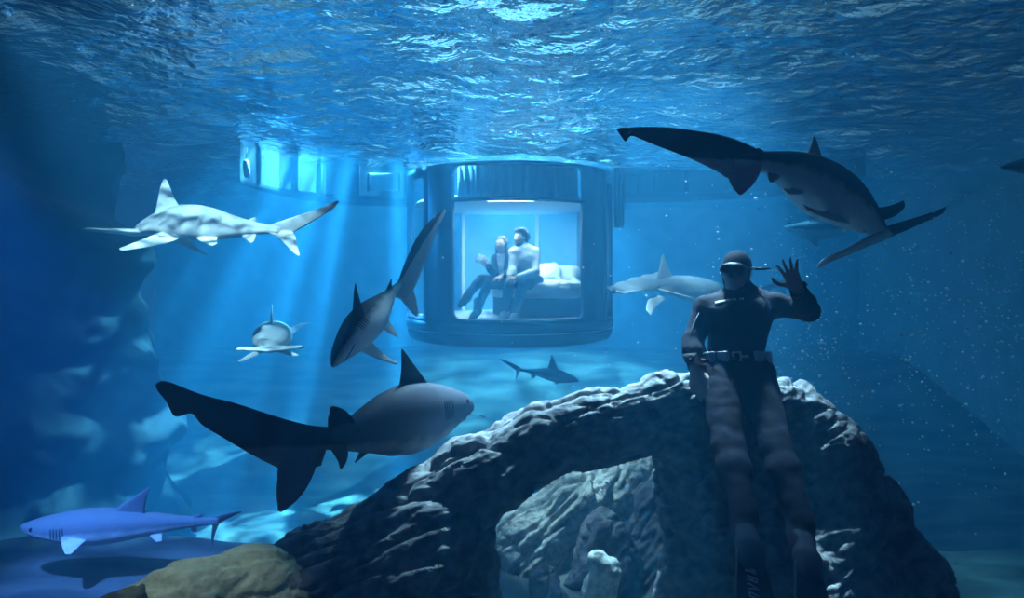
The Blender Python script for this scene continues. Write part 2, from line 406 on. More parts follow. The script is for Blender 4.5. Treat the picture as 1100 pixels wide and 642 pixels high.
boulder_m = mat('pale_crusted_rock', (0.62, 0.62, 0.55), 0.9, bump=0.8, scale=22, col2=(0.26, 0.27, 0.27), detail=8)
boulder2_m = mat('grey_rock', (0.13, 0.135, 0.15), 0.9, bump=0.7, scale=16, col2=(0.05, 0.05, 0.06), detail=8)
def boulder(pts, label, m, amp=1.0, seed=1.0, name='boulder', cat='rock', h=0.014, k=0.10):
    o = pivot(solid(name, chain(pts, k), h, m, warp=strata((0.7, 0.2, 0.6), amp, seed), smooth_it=2))
    return tag(o, label, cat, 'rocks under and beside the arch')
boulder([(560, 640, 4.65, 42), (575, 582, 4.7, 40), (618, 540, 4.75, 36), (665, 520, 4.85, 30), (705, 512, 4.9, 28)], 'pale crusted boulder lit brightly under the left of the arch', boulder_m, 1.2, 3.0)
boulder([(650, 570, 4.35, 24), (655, 600, 4.35, 32), (640, 650, 4.3, 38)], 'dark knobbly boulder standing in the middle of the arch opening', boulder2_m, 0.9, 13.6)
boulder([(700, 540, 4.55, 22), (705, 590, 4.5, 34), (700, 650, 4.4, 44)], 'smooth grey boulder under the arch just left of the fins', boulder2_m, 0.8, 11.0)
boulder([(585, 622, 4.15, 20), (592, 655, 4.1, 26)], 'small dark stone at the foot of the arch opening', boulder2_m, 0.8, 15.0)
boulder([(640, 600, 3.98, 11), (652, 612, 3.98, 12), (644, 632, 4.0, 15), (644, 668, 4.0, 24)], 'small pale knob of rock low in the arch opening', boulder_m, 0.32, 27.0)
boulder([(120, 655, 2.75, 18), (150, 640, 2.8, 14)], 'brown jagged stone at the bottom on the sandy ledge', mat('brown_rock', (0.20, 0.18, 0.12), 0.9, bump=0.7, scale=18, col2=(0.08, 0.08, 0.06), detail=8), 0.9, 23.0)
ledge_m = mat('yellow_sand', (0.72, 0.68, 0.44), 0.95, bump=0.5, scale=26, var=0.3, detail=8)
tag(pivot(solid('sand_ledge', chain([(120, 690, 2.9, 46), (200, 655, 3.0, 38), (275, 640, 3.25, 44), (330, 650, 3.4, 40)], 0.15), 0.016, ledge_m, warp=strata((1, 0, 0.2), 0.5, 31.0))),
    'pale yellow sandy ledge sloping down left of the dark rock', 'sand ledge')

# ------------------------------------------------------------------ the round underwater room
PX, PY, PR = -0.03, 9.6, 1.45
frame_m = mat('deep_blue_steel', (0.018, 0.045, 0.11), 0.5, var=0.2, scale=3)
frame2_m = mat('worn_blue_steel', (0.10, 0.17, 0.27), 0.4, var=0.2, scale=3)
pale_m = mat('pale_enamel', (0.75, 0.80, 0.82), 0.4, var=0.08, scale=5)
pane_m = glass('acrylic_pane', (0.94, 0.98, 1.0), 0.05)
def dg(a): return math.radians(a)
room = empty('underwater_room', (PX, PY, 1.0), 'round glass-walled room hanging from the surface, a couple sitting inside', 'underwater room')

bm = bmesh.new()
lathe(bm, [(0.0, 1.06), (1.16, 1.03), (1.33, 1.035), (1.41, 1.06), (1.445, 1.11), (1.455, 1.19), (1.45, 1.20), (1.45, 1.215), (1.47, 1.225), (1.478, 1.30), (1.465, 1.338), (1.40, 1.345), (1.38, 1.33), (0.0, 1.32)], 96, (PX, PY))
base = obj('base_ring', bm, frame_m, room)
bm = bmesh.new(); lathe(bm, [(1.455, 1.2), (1.4685, 1.203), (1.4685, 1.212), (1.455, 1.215)], 96, (PX, PY), closed_profile=True)
tag(obj('trim_band', bm, pale_m, base), 'thin pale line around the ring')
bm = bmesh.new(); lathe(bm, [(0, 1.332), (1.37, 1.332), (1.385, 1.345), (1.37, 1.353), (0, 1.353)], 72, (PX, PY))
obj('room_floor', bm, mat('pale_floorboards', (0.66, 0.70, 0.72), 0.5, var=0.15, scale=6, stretch=(1, 12, 1)), room)

def rrect(a0, a1, z0, z1, rad, n=7, rr=PR):
    """A rounded rectangle on the drum, as (angle, height) pairs."""
    ra = rad/rr; out = []
    for ca, cz, s in ((a1-ra, z1-rad, 0), (a0+ra, z1-rad, 1), (a0+ra, z0+rad, 2), (a1-ra, z0+rad, 3)):
        for i in range(n+1):
            t = PI/2*(s+i/n); out.append((ca+ra*math.cos(t), cz+rad*math.sin(t)))
        nxt = {0: ((a1-ra), (a0+ra)), 2: ((a0+ra), (a1-ra))}.get(s)
        if nxt:
            for i in range(1, 14): out.append((nxt[0]+(nxt[1]-nxt[0])*i/14, cz+rad*math.sin(PI/2*(s+1))))
    return out
def on(a, z, r): return (PX+r*math.sin(a), PY-r*math.cos(a), z)
def arc_frame(outer, inner, r0, r1):
    bm = bmesh.new(); L = []
    for loop, r in ((outer, r1), (inner, r1), (inner, r0), (outer, r0)): L.append([bm.verts.new(on(a, z, r)) for a, z in loop])
    n = len(outer)
    for p, q in ((0, 1), (1, 2), (2, 3), (3, 0)):
        for i in range(n): bm.faces.new((L[p][i], L[p][(i+1) % n], L[q][(i+1) % n], L[q][i]))
    bmesh.ops.bevel(bm, geom=[e for e in bm.edges if e.calc_face_angle(0) > 0.9], offset=0.008, segments=2, affect='EDGES')
    return bm
def arc_pane(a0, a1, z0, z1, r=1.42, t=0.02, seg=24):
    bm = bmesh.new(); lathe(bm, [(r-t, z0), (r, z0), (r, z1), (r-t, z1)], seg, (PX, PY), a0, a1, closed_profile=True); return bm
TOP = 3.34
wins = [(-46, 58, -30, 41, 0.10, 'front'), (-90, -46, -82, -50, 0.08, 'side'), (58, 92, 63, 86, 0.06, 'side')]
for a0, a1, b0, b1, rad, which in wins:
    fr = obj('window_frame', arc_frame(rrect(dg(a0), dg(a1), 1.33, TOP, 0.004), rrect(dg(b0), dg(b1), 1.385, 3.30 if which == 'front' else 3.22, rad), 1.385, 1.462), frame_m, room)
    obj('window_pane', arc_pane(dg(b0-1), dg(b1+1), 1.37, 3.32 if which == 'front' else 3.24), pane_m, fr, smooth=False)
bm = bmesh.new(); lathe(bm, [(1.375, 2.855), (1.45, 2.855), (1.45, 2.905), (1.375, 2.905)], 40, (PX, PY), dg(-31), dg(42), closed_profile=True); obj('transom', bm, frame2_m, room)
# back of the room: panes between slim uprights
bright_pane_m = glass('brightened_pane', (0.86, 0.95, 1.0), 0.0)
nt = bright_pane_m.node_tree; df = nt.nodes.new('ShaderNodeBsdfDiffuse'); df.inputs['Color'].default_value = (0.45, 0.78, 0.88, 1); mx2 = nt.nodes.new('ShaderNodeMixShader'); mx2.inputs['Fac'].default_value = 0.28  # cyan diffuse mixed in so these back panes look brighter
nt.links.new([n for n in nt.nodes if n.type == 'MIX_SHADER' and n is not mx2][0].outputs[0], mx2.inputs[1]); nt.links.new(df.outputs[0], mx2.inputs[2]); nt.links.new(mx2.outputs[0], nt.nodes['Material Output'].inputs['Surface'])
ups = [92, 129, 161.5, 213, 240, 270]
for a, wd, m in ((129, 3.0, frame2_m), (161.5, 2.2, pale_m), (213, 2.2, pale_m), (240, 3.0, frame2_m)):
    bm = bmesh.new(); lathe(bm, [(1.38, 1.34), (1.45, 1.34), (1.45, TOP), (1.38, TOP)], 4, (PX, PY), dg(a-wd/2), dg(a+wd/2), closed_profile=True)
    obj('upright', bm, m, room, smooth=False)
for a0, a1 in zip(ups, ups[1:]):
    obj('window_pane', arc_pane(dg(a0), dg(a1), 1.35, TOP), bright_pane_m if a0 in (129, 161.5) else pane_m, room, smooth=False)
for a0, a1 in ((-29.5, 40.5),):
    bm = bmesh.new()                                # pleated white drape above the front window
    n = 140; cols = []
    for i in range(n+1):
        a = dg(a0+(a1-a0)*i/n); r = 1.335+0.012*math.sin(i*0.9)+0.010*math.sin(i*0.37)
        cols.append([bm.verts.new(on(a, z, r+dr)) for z, dr in ((2.905, 0.01), (3.0, 0), (3.33, 0), (3.33, -0.01), (3.0, -0.01), (2.905, 0.0))])
    for c0, c1 in zip(cols, cols[1:]):
        for j in range(6): bm.faces.new((c0[j], c1[j], c1[(j+1) % 6], c0[(j+1) % 6]))
    bm.faces.new(cols[0]); bm.faces.new(cols[-1][::-1])
    obj('drape', bm, mat('white_drape', (0.70, 0.76, 0.82), 0.9, var=0.1, scale=8), room)
for a in (-9.5, 9, 24):
    bm = bmesh.new(); lathe(bm, [(1.36, 2.92), (1.40, 2.92), (1.40, 3.33), (1.36, 3.33)], 3, (PX, PY), dg(a-0.5), dg(a+0.5), closed_profile=True)
    obj('drape_rail', bm, pale_m, room, smooth=False)
bm = bmesh.new(); lathe(bm, [(0, 2.90), (1.32, 2.90), (1.345, 2.915), (1.32, 2.95), (0, 2.95)], 64, (PX, PY))
ceil = obj('room_ceiling', bm, pale_m, room)
lamp_m = emit('lit_lamp', (0.9, 0.97, 1.0), 7.0)
bm = bmesh.new(); lathe(bm, [(1.20, 2.865), (1.28, 2.865), (1.28, 2.90), (1.20, 2.90)], 16, (PX, PY), dg(-13), dg(14), closed_profile=True)
tag(obj('ceiling_lamp', bm, lamp_m, ceil), 'bright curved lamp strip')
l = area_light('room_lamp', (PX, PY-0.15, 2.84), (PX, PY, 0), 110, (0.80, 0.95, 1.0), 1.3, 1.0); l.data.shape = 'ELLIPSE'
# the scribbled mark low on the front window
bm = bmesh.new()
def mark(pts, r=0.0035): tube(bm, [on(dg(a), z, 1.425) for a, z in pts], r, 5)
a_ = 2.4
for i, (w_, hgt) in enumerate(((1.0, .03), (0.8, .05), (0.9, .03), (0.9, .035), (0.8, .03), (1.0, .03))):
    mark([(a_, 1.415), (a_+0.1, 1.415+hgt), (a_+0.5*w_, 1.42+hgt*0.9), (a_+0.8*w_, 1.415), (a_+1.1*w_, 1.43)]); a_ += 1.25*w_
mark([(4.6, 1.47), (5.0, 1.49), (5.4, 1.475), (5.8, 1.495)])
obj('window_mark', bm, frame_m, room)

# two pontoons that float on either side of the room
hull_m = mat('pontoon_grey', (0.06, 0.09, 0.13), 0.7, var=0.25, scale=2.5)
hull2_m = mat('pontoon_seam', (0.05, 0.08, 0.13), 0.5, var=0.2, scale=4)
def pontoon(path, depth, z0, seams, label):
    t = empty('floating_pontoon', (*path[0], z0), label, 'pontoon', 'pontoons at the surface')
    n = 40; tp = np.linspace(0, 1, len(path)); us = np.linspace(0, 1, n)
    x = np.interp(us, tp, [p[0] for p in path]); y = np.interp(us, tp, [p[1] for p in path])
    bm = bmesh.new(); prof = [(0, 3.52), (0, z0+0.05), (0.03, z0+0.015), (0.08, z0), (depth, z0), (depth, 3.52)]
    cols = [[bm.verts.new((x[i], y[i]+d, z)) for d, z in prof] for i in range(n)]
    for c0, c1 in zip(cols, cols[1:]):
        for j in range(6): bm.faces.new((c0[j], c1[j], c1[(j+1) % 6], c0[(j+1) % 6]))
    bm.faces.new(cols[0]); bm.faces.new(cols[-1][::-1])
    h = obj('hull', bm, hull_m, t, smooth=False)
    for s in seams:
        xx, yy = np.interp(s, us, x), np.interp(s, us, y)
        bm = bmesh.new(); box(bm, (xx-0.03, yy-0.025, z0+0.05), (xx+0.03, yy+0.03, 3.5), 0.008); obj('fender', bm, hull2_m, h)
    return t
pl = lambda px, d: ((px-X0)/F*d, d)
pontoon([pl(258, 7.6), pl(300, 8.4), pl(350, 9.0), pl(434, 9.4)], 1.0, 2.98, (0.15, 0.45, 0.62, 0.80), 'grey pontoon at the surface left of the round room')
pontoon([pl(664, 10.2), pl(740, 10.0), pl(850, 9.3), pl(930, 8.3)], 1.0, 3.12, (0.10, 0.18, 0.30, 0.62), 'grey pontoon at the surface right of the round room')
bm = bmesh.new(); q = P(265, 181, 7.45); tube(bm, [q+Vector((0.006, 0, -0.10)), q+Vector((0.006, 0, -0.09)), q, q+Vector((-0.008, 0, 0.08)), q+Vector((-0.008, 0, 0.10))], [0.02, 0.034, 0.036, 0.034, 0.015], 14)
fb = empty('fender_buoy', q-Vector((0, 0, .1)), 'small white buoy hanging at the outer end of the pontoon', 'buoy')
obj('float', bm, mat('white_buoy', (0.85, 0.88, 0.9), 0.5, var=0.1), fb)
bm = bmesh.new(); tube(bm, [q+Vector((-0.008, 0, 0.09)), q+Vector((-0.02, 0.05, 0.24))], 0.006, 6); obj('rope', bm, hull2_m, fb)
# pale board on the left pontoon and the short dark post on the other side
bd = empty('side_board', P(412, 206, 9.2), 'pale rectangular board on the pontoon beside the round room', 'board')
a, b = P(394, 204, 9.05), P(431, 204, 9.15)
bm = bmesh.new(); box(bm, (a.x, 9.10, a.z), (b.x, 9.16, 3.32), 0.01); obj('panel', bm, pale_m, bd)
bm = bmesh.new()
for xx in (a.x+0.012, b.x-0.012):
    bm = bmesh.new(); box(bm, (xx-0.018, 9.085, a.z-0.02), (xx+0.018, 9.10, 3.32), 0.004); obj('edge_rail', bm, frame2_m, bd)
lp = empty('mooring_post', P(665, 245, 9.2), 'short dark ribbed post hanging just right of the round room', 'post')
a, b = P(659, 244, 9.2), P(671, 244, 9.2)
bm = bmesh.new(); box(bm, (a.x, 9.2, a.z), (b.x, 9.34, 3.42), 0.02); obj('post', bm, frame2_m, lp)
for i in range(3):
    xx = a.x+(b.x-a.x)*(i+0.5)/3; bm = bmesh.new(); tube(bm, [(xx, 9.195, a.z+0.02), (xx, 9.195, 3.4)], 0.016, 8); obj('rib', bm, frame_m, lp)

# ------------------------------------------------------------------ the bed and what lies on it
bed = empty('round_bed', (0.46, 9.88, 1.353), 'low round bed with white bedding on a dark base', 'bed')
BX, BY = 0.46, 9.88
bm = bmesh.new(); lathe(bm, [(0, 1.353), (0.72, 1.353), (0.74, 1.37), (0.74, 1.60), (0.72, 1.62), (0, 1.62)], 56, (BX, BY)); obj('bed_base', bm, mat('dark_upholstery', (0.06, 0.07, 0.10), 0.8, bump=0.2, scale=40, var=0.3), bed)
cloth_m = mat('white_bedding', (0.82, 0.84, 0.84), 0.9, bump=0.5, scale=7, var=0.06)
bm = bmesh.new(); lathe(bm, [(0, 1.60), (0.74, 1.61), (0.77, 1.64), (0.77, 1.75), (0.74, 1.79), (0, 1.80)], 56, (BX, BY)); obj('mattress', bm, cloth_m, bed)
def crumple(V, Q):
    N = vnormals(V, Q); out = V.copy()
    for i in range(len(V)):
        p = V[i]; out[i] += N[i]*(0.022*mn.noise((p[0]*6, p[1]*6, p[2]*6))+0.012*(0.5-abs(mn.noise((p[0]*13, p[1]*9, p[2]*13)))))
    return out
solid('duvet', [el((0.42, 9.85, 1.79), (0.76, 0.74, 0.06)), rc((-0.18, 9.35, 1.74), (0.15, 9.13, 1.72), 0.06, 0.07, .08), rc((0.15, 9.13, 1.72), (0.75, 9.2, 1.74), 0.075, 0.08, .08), rc((0.75, 9.2, 1.74), (1.1, 9.5, 1.75), 0.08, 0.06, .08), rc((-0.2, 9.35, 1.70), (-0.28, 9.7, 1.72), 0.05, 0.05, .08)], 0.014, cloth_m, bed, warp=crumple)
pil_m = mat('white_pillowcase', (0.84, 0.86, 0.86), 0.9, bump=0.3, scale=8, var=0.05)
def pillow(c, r, ax, label):
    prims = [el(c, r, ax)]; A = [Vector(v).normalized() for v in ax]
    for sx in (-1, 1):
        for sz in (-1, 1):
            q = Vector(c)+A[0]*r[0]*0.80*sx+A[1]*r[1]*0.80*sz; prims.append(el(q, (0.05, 0.05, 0.03), ax, 0.09))
    tag(pivot(solid('pillow', prims, 0.012, pil_m, warp=crumple)), label, 'pillow', 'pillows on the bed')
pillow((0.50, 10.02, 1.965), (0.24, 0.17, 0.09), ((1, 0.1, -0.15), (-0.1, 0.75, 0.65), (0.05, -0.65, 0.75)), 'white pillow on the bed closest behind the man')
pillow((0.80, 10.16, 1.955), (0.22, 0.17, 0.09), ((1, -0.25, -0.28), (0.1, 0.8, 0.6), (0.1, -0.6, 0.8)), 'white pillow on the bed beside the room\'s right window post')

# ------------------------------------------------------------------ sharks
def shark_mat(name, dark, pale, rough=0.7):
    m = bpy.data.materials.new(name); m.use_nodes = True; nt = m.node_tree; b = nt.nodes['Principled BSDF']
    N = nt.nodes.new; L = nt.links.new
    at = N('ShaderNodeAttribute'); at.attribute_name = 'dorsal'
    tc = N('ShaderNodeTexCoord'); nz = N('ShaderNodeTexNoise'); nz.inputs['Scale'].default_value = 9; nz.inputs['Detail'].default_value = 5
    L(tc.outputs['Object'], nz.inputs['Vector'])
    ad = N('ShaderNodeMath'); ad.operation = 'MULTIPLY_ADD'; ad.inputs[1].default_value = 0.35; L(nz.outputs['Fac'], ad.inputs[0]); L(at.outputs['Fac'], ad.inputs[2])
    cr = N('ShaderNodeValToRGB'); cr.color_ramp.elements[0].position = 0.55; cr.color_ramp.elements[1].position = 0.78
    cr.color_ramp.elements[0].color = (*pale, 1); cr.color_ramp.elements[1].color = (*dark, 1)
    L(ad.outputs[0], cr.inputs['Fac'])
    n2 = N('ShaderNodeTexNoise'); n2.inputs['Scale'].default_value = 60; n2.inputs['Detail'].default_value = 3; L(tc.outputs['Object'], n2.inputs['Vector'])
    mr = N('ShaderNodeMapRange'); mr.inputs['To Min'].default_value = 0.75; mr.inputs['To Max'].default_value = 1.2; L(n2.outputs['Fac'], mr.inputs['Value'])
    mx = N('ShaderNodeMix'); mx.data_type = 'RGBA'; mx.blend_type = 'MULTIPLY'; mx.inputs['Factor'].default_value = 1.0
    L(cr.outputs['Color'], mx.inputs[6]); L(mr.outputs['Result'], mx.inputs[7]); L(mx.outputs[2], b.inputs['Base Color'])
    b.inputs['Roughness'].default_value = rough; b.inputs['Specular IOR Level'].default_value = 0.2
    return m
eye_m = mat('black_eye', (0.01, 0.01, 0.012), 0.15, spec=0.6)
slit_m = mat('dark_slit', (0.015, 0.017, 0.022), 0.8)

PROFILE = np.array([  # along the body, up, down, half width (share of the body length)
    (0.00, .004, .004, .005), (0.02, .016, .014, .024), (0.05, .028, .024, .042), (0.10, .044, .038, .062), (0.16, .060, .050, .078),
    (0.25, .080, .070, .092), (0.34, .093, .084, .098), (0.45, .092, .088, .094), (0.56, .078, .076, .080), (0.68, .056, .056, .060),
    (0.80, .036, .036, .040), (0.90, .024, .024, .027), (0.97, .019, .019, .019), (1.00, .018, .019, .015)])

class Spine:
    def __init__(s, pts, up, size, girth=(1, 1, 1), twist=0.0):
        pts = [Vector(p) for p in pts]; n = len(pts); s.n = 48
        # Catmull-Rom through the points, then even steps
        ext = [pts[0]*2-pts[1]]+pts+[pts[-1]*2-pts[-2]]; raw = []
        for i in range(n-1):
            a, b, c, d = ext[i:i+4]
            for k in range(24):
                t = k/24; raw.append(0.5*((2*b)+(c-a)*t+(2*a-5*b+4*c-d)*t*t+(3*b-a-3*c+d)*t**3))
        raw.append(pts[-1]); L = [0]
        for a, b in zip(raw, raw[1:]): L.append(L[-1]+(b-a).length)
        s.len = L[-1]; s.size = size or s.len; s.g = girth
        R_ = np.array([list(v) for v in raw]); L = np.array(L)/L[-1]; u = np.linspace(0, 1, s.n)
        s.C = np.stack([np.interp(u, L, R_[:, k]) for k in range(3)], 1)
        s.T = np.gradient(s.C, axis=0); s.T /= np.linalg.norm(s.T, axis=1)[:, None]
        U = np.tile(np.array(Vector(up).normalized()), (s.n, 1)); U -= s.T*(U*s.T).sum(1)[:, None]; U /= np.linalg.norm(U, axis=1)[:, None]
        s.U = U; s.R = np.cross(U, s.T)           # T runs from snout to tail, R to the animal's right
        if twist:
            a = twist*(u-0.35); s.U, s.R = U*np.cos(a)[:, None]+s.R*np.sin(a)[:, None], s.R*np.cos(a)[:, None]-U*np.sin(a)[:, None]
        s.u = u
    def fr(s, t):
        f = lambda A: Vector([float(np.interp(t, s.u, A[:, k])) for k in range(3)])
        return f(s.C), f(s.T).normalized(), f(s.U).normalized(), f(s.R).normalized()
    def dims(s, t):
        return [float(np.interp(t, PROFILE[:, 0], PROFILE[:, k+1]))*s.size*s.g[k] for k in range(3)]
    def at(s, t, ang, k=1.0):
        """Point of the skin; ANG 0 is the back, positive turns to the animal's right."""
        c, T, U, R_ = s.fr(t); hu, hd, w = s.dims(t); ca, sa = math.cos(ang), math.sin(ang)
        e = 0.86
        return c+(U*(hu if ca > 0 else hd)*math.copysign(abs(ca)**e, ca)+R_*w*math.copysign(abs(sa)**e, sa))*k

def body_bm(sp, seg=30, rings=64):
    bm = bmesh.new(); ts = [0.5*(1-math.cos(PI*i/rings))*0.6+0.4*i/rings for i in range(1, rings)]+[1.0]
    tip = bm.verts.new(sp.fr(0)[0]); L = [[bm.verts.new(sp.at(t, 2*PI*k/seg)) for k in range(seg)] for t in ts]
    for k in range(seg): bm.faces.new((tip, L[0][(k+1) % seg], L[0][k]))
    for a, b in zip(L, L[1:]):
        for k in range(seg): bm.faces.new((a[k], a[(k+1) % seg], b[(k+1) % seg], b[k]))
    end = bm.verts.new(sp.fr(1)[0]+sp.fr(1)[1]*0.01*sp.size)
    for k in range(seg): bm.faces.new((end, L[-1][k], L[-1][(k+1) % seg]))
    return bm

def lerp_path(pts, t):
    pts = [Vector(p) for p in pts]; L = [0]
    for a, b in zip(pts, pts[1:]): L.append(L[-1]+(b-a).length)
    if L[-1] < 1e-9: return pts[0]
    x = t*L[-1]
    for i in range(len(pts)-1):
        if x <= L[i+1] or i == len(pts)-2:
            return pts[i].lerp(pts[i+1], (x-L[i])/max(L[i+1]-L[i], 1e-9))
def bez(a, b, c, t): return a*(1-t)**2+b*2*t*(1-t)+c*t*t

def fin_bm(A, B, T, lead=0.18, trail=0.22, thick=0.10, tipw=0.06, embed=0.25, notch=None, n=22, m=9, bend=0.0):
    """A blade from the root A (front) - B (rear) to the tip T: its front edge bows out, its rear edge is hollow; NOTCH cuts the lobe near a tail's tip."""
    A, B, T = Vector(A), Vector(B), Vector(T); mid = (A+B)/2; ax = T-mid; ch = B-A; N = ch.cross(ax).normalized(); L = ax.length
    chn = (ch-ax*(ch.dot(ax)/ax.length_squared)).normalized()
    la = (A+T)/2-chn*lead*L; tb = T+chn*tipw*L*0.9; tr = (B+tb)/2-chn*trail*L*0.9
    st = []
    for i in range(n+1):
        s = i/n; s = 1-(1-s)**1.35
        a, b = bez(A, la, T, s), bez(B, tr, tb, s)
        if notch and s > notch[0]:
            # the small lobe behind the notch of an upper tail lobe
            q = (s-notch[0])/(1-notch[0]); b = bez(B, tr, tb, notch[0]).lerp(tb, q)+chn*L*notch[1]*max(0.0, min(1.0, q*5))*(1-q)**0.8
        off = N*bend*L*s*s; st.append((a+off, b+off))
    a0, b0 = st[0]; st.insert(0, (a0-ax*embed*0.4-ch*-0.12, b0-ax*embed*0.4-ch*0.12))
    bm = bmesh.new(); rings = []
    for a, b in st:
        c = b-a; ln = max(c.length, 1e-4); th = min(thick*ln, thick*ch.length)*0.5+0.0016; up, lo = [], []
        for j in range(m+1):
            t = j/m; w_ = th*(2.6*math.sqrt(max(t, 0))*(1-t)**0.9+0.10*(1-t)*0)
            w_ = max(w_, 0.0011)
            up.append(a+c*t+N*w_); lo.append(a+c*t-N*w_)
        rings.append([bm.verts.new(v) for v in up+lo[::-1]])
    k = len(rings[0])
    for r0, r1 in zip(rings, rings[1:]):
        for j in range(k): bm.faces.new((r0[j], r0[(j+1) % k], r1[(j+1) % k], r1[j]))
    bm.faces.new(rings[0][::-1]); bm.faces.new(rings[-1])
    return bm

def hammer_bm(tl, tr_, c, fwd, up, chord, th, sweep=0.3):
    """The broad head of a hammerhead, from tip TL to tip TR_ through C: scalloped front edge, thick in the middle, blunt tips."""
    tl, tr_, c, fwd, up = map(Vector, (tl, tr_, c, fwd, up)); n = 36; m = 14; rings = []; bm = bmesh.new()
    span = (tr_-tl); side = span.normalized(); fw = (fwd-side*fwd.dot(side)).normalized(); N = fw.cross(side).normalized()
    for i in range(n+1):
        s = -1+2*i/n; q = abs(s); p = c.lerp(tr_ if s > 0 else tl, q)
        scal = 0.06*math.cos(s*PI*4)*(1-q*0.4)
        front = chord*(0.52+scal-0.10*q*q); back = -chord*(0.62-0.30*min(1, q*1.6)+0.02)
        e = math.sqrt(max(0.0, 1-((q-0.93)/0.07)**2)) if q > 0.93 else 1.0
        mid_ = (front+back)/2; front = mid_+(front-mid_)*max(e, 0.15); back = mid_+(back-mid_)*max(e, 0.15)
        t_ = th*(1-0.55*min(1, q*1.5))*max(e, 0.15); ring = []
        for j in range(m):
            a = 2*PI*j/m; ring.append(bm.verts.new(p+fw*((front+back)/2+(front-back)/2*math.cos(a))+N*t_*math.sin(a)))
        rings.append(ring)
    for r0, r1 in zip(rings, rings[1:]):
        for j in range(m): bm.faces.new((r0[j], r0[(j+1) % m], r1[(j+1) % m], r1[j]))
    bm.faces.new(rings[0][::-1]); bm.faces.new(rings[-1])
    return bm

def blade_bm(pairs, d0, d1, thick=0.10, m=9, sub=4, tmax=0.022):
    """A fin through matched points of its front and rear edge, from root to tip, going from depth D0 to D1."""
    n = len(pairs); A = []; B = []
    for i, (a, b) in enumerate(pairs):
        d = d0+(d1-d0)*i/(n-1); A.append(P(a[0], a[1], d)); B.append(P(b[0], b[1], d))
    def cr(L, t):
        i = min(int(t), n-2); f = t-i; q = [L[max(i-1, 0)], L[i], L[i+1], L[min(i+2, n-1)]]
        return 0.5*((2*q[1])+(q[2]-q[0])*f+(2*q[0]-5*q[1]+4*q[2]-q[3])*f*f+(3*q[1]-q[0]-3*q[2]+q[3])*f**3)
    st = [(cr(A, i/sub), cr(B, i/sub)) for i in range((n-1)*sub+1)]
    N = (st[0][1]-st[0][0]).cross(st[-1][0]-st[0][0]).normalized(); bm = bmesh.new(); rings = []
    for a, b in st:
        c = b-a; th = min(thick*c.length*0.5, tmax)+0.0014; up, lo = [], []
        for j in range(m+1):
            t = j/m; w_ = max(th*2.2*math.sqrt(t)*(1-t)**0.8, 0.0011); up.append(a+c*t+N*w_); lo.append(a+c*t-N*w_)
        rings.append([bm.verts.new(v) for v in up+lo[::-1]])
    k = len(rings[0])
    for r0, r1 in zip(rings, rings[1:]):
        for j in range(k): bm.faces.new((r0[j], r0[(j+1) % k], r1[(j+1) % k], r1[j]))
    bm.faces.new(rings[0][::-1]); bm.faces.new(rings[-1])
    return bm

def union(name, bms):
    obs = []
    for b in bms:
        me = bm_mesh('piece', b); o = bpy.data.objects.new('piece', me); C.objects.link(o); obs.append(o)
    base = obs[0]
    for o in obs[1:]:
        md = base.modifiers.new('join', 'BOOLEAN'); md.operation = 'UNION'; md.solver = 'EXACT'; md.object = o
    bpy.context.view_layer.update()
    dgp = bpy.context.evaluated_depsgraph_get(); me = bpy.data.meshes.new_from_object(base.evaluated_get(dgp)); me.name = name
    ok = len(me.vertices) > 0.8*len(base.data.vertices)
    if not ok:
        bb = bmesh.new()
        for o in obs: bb.from_mesh(o.data)
        me = bpy.data.meshes.new(name); bb.to_mesh(me); bb.free()
    for o in obs:
        d = o.data; bpy.data.objects.remove(o); bpy.data.meshes.remove(d)
    return me

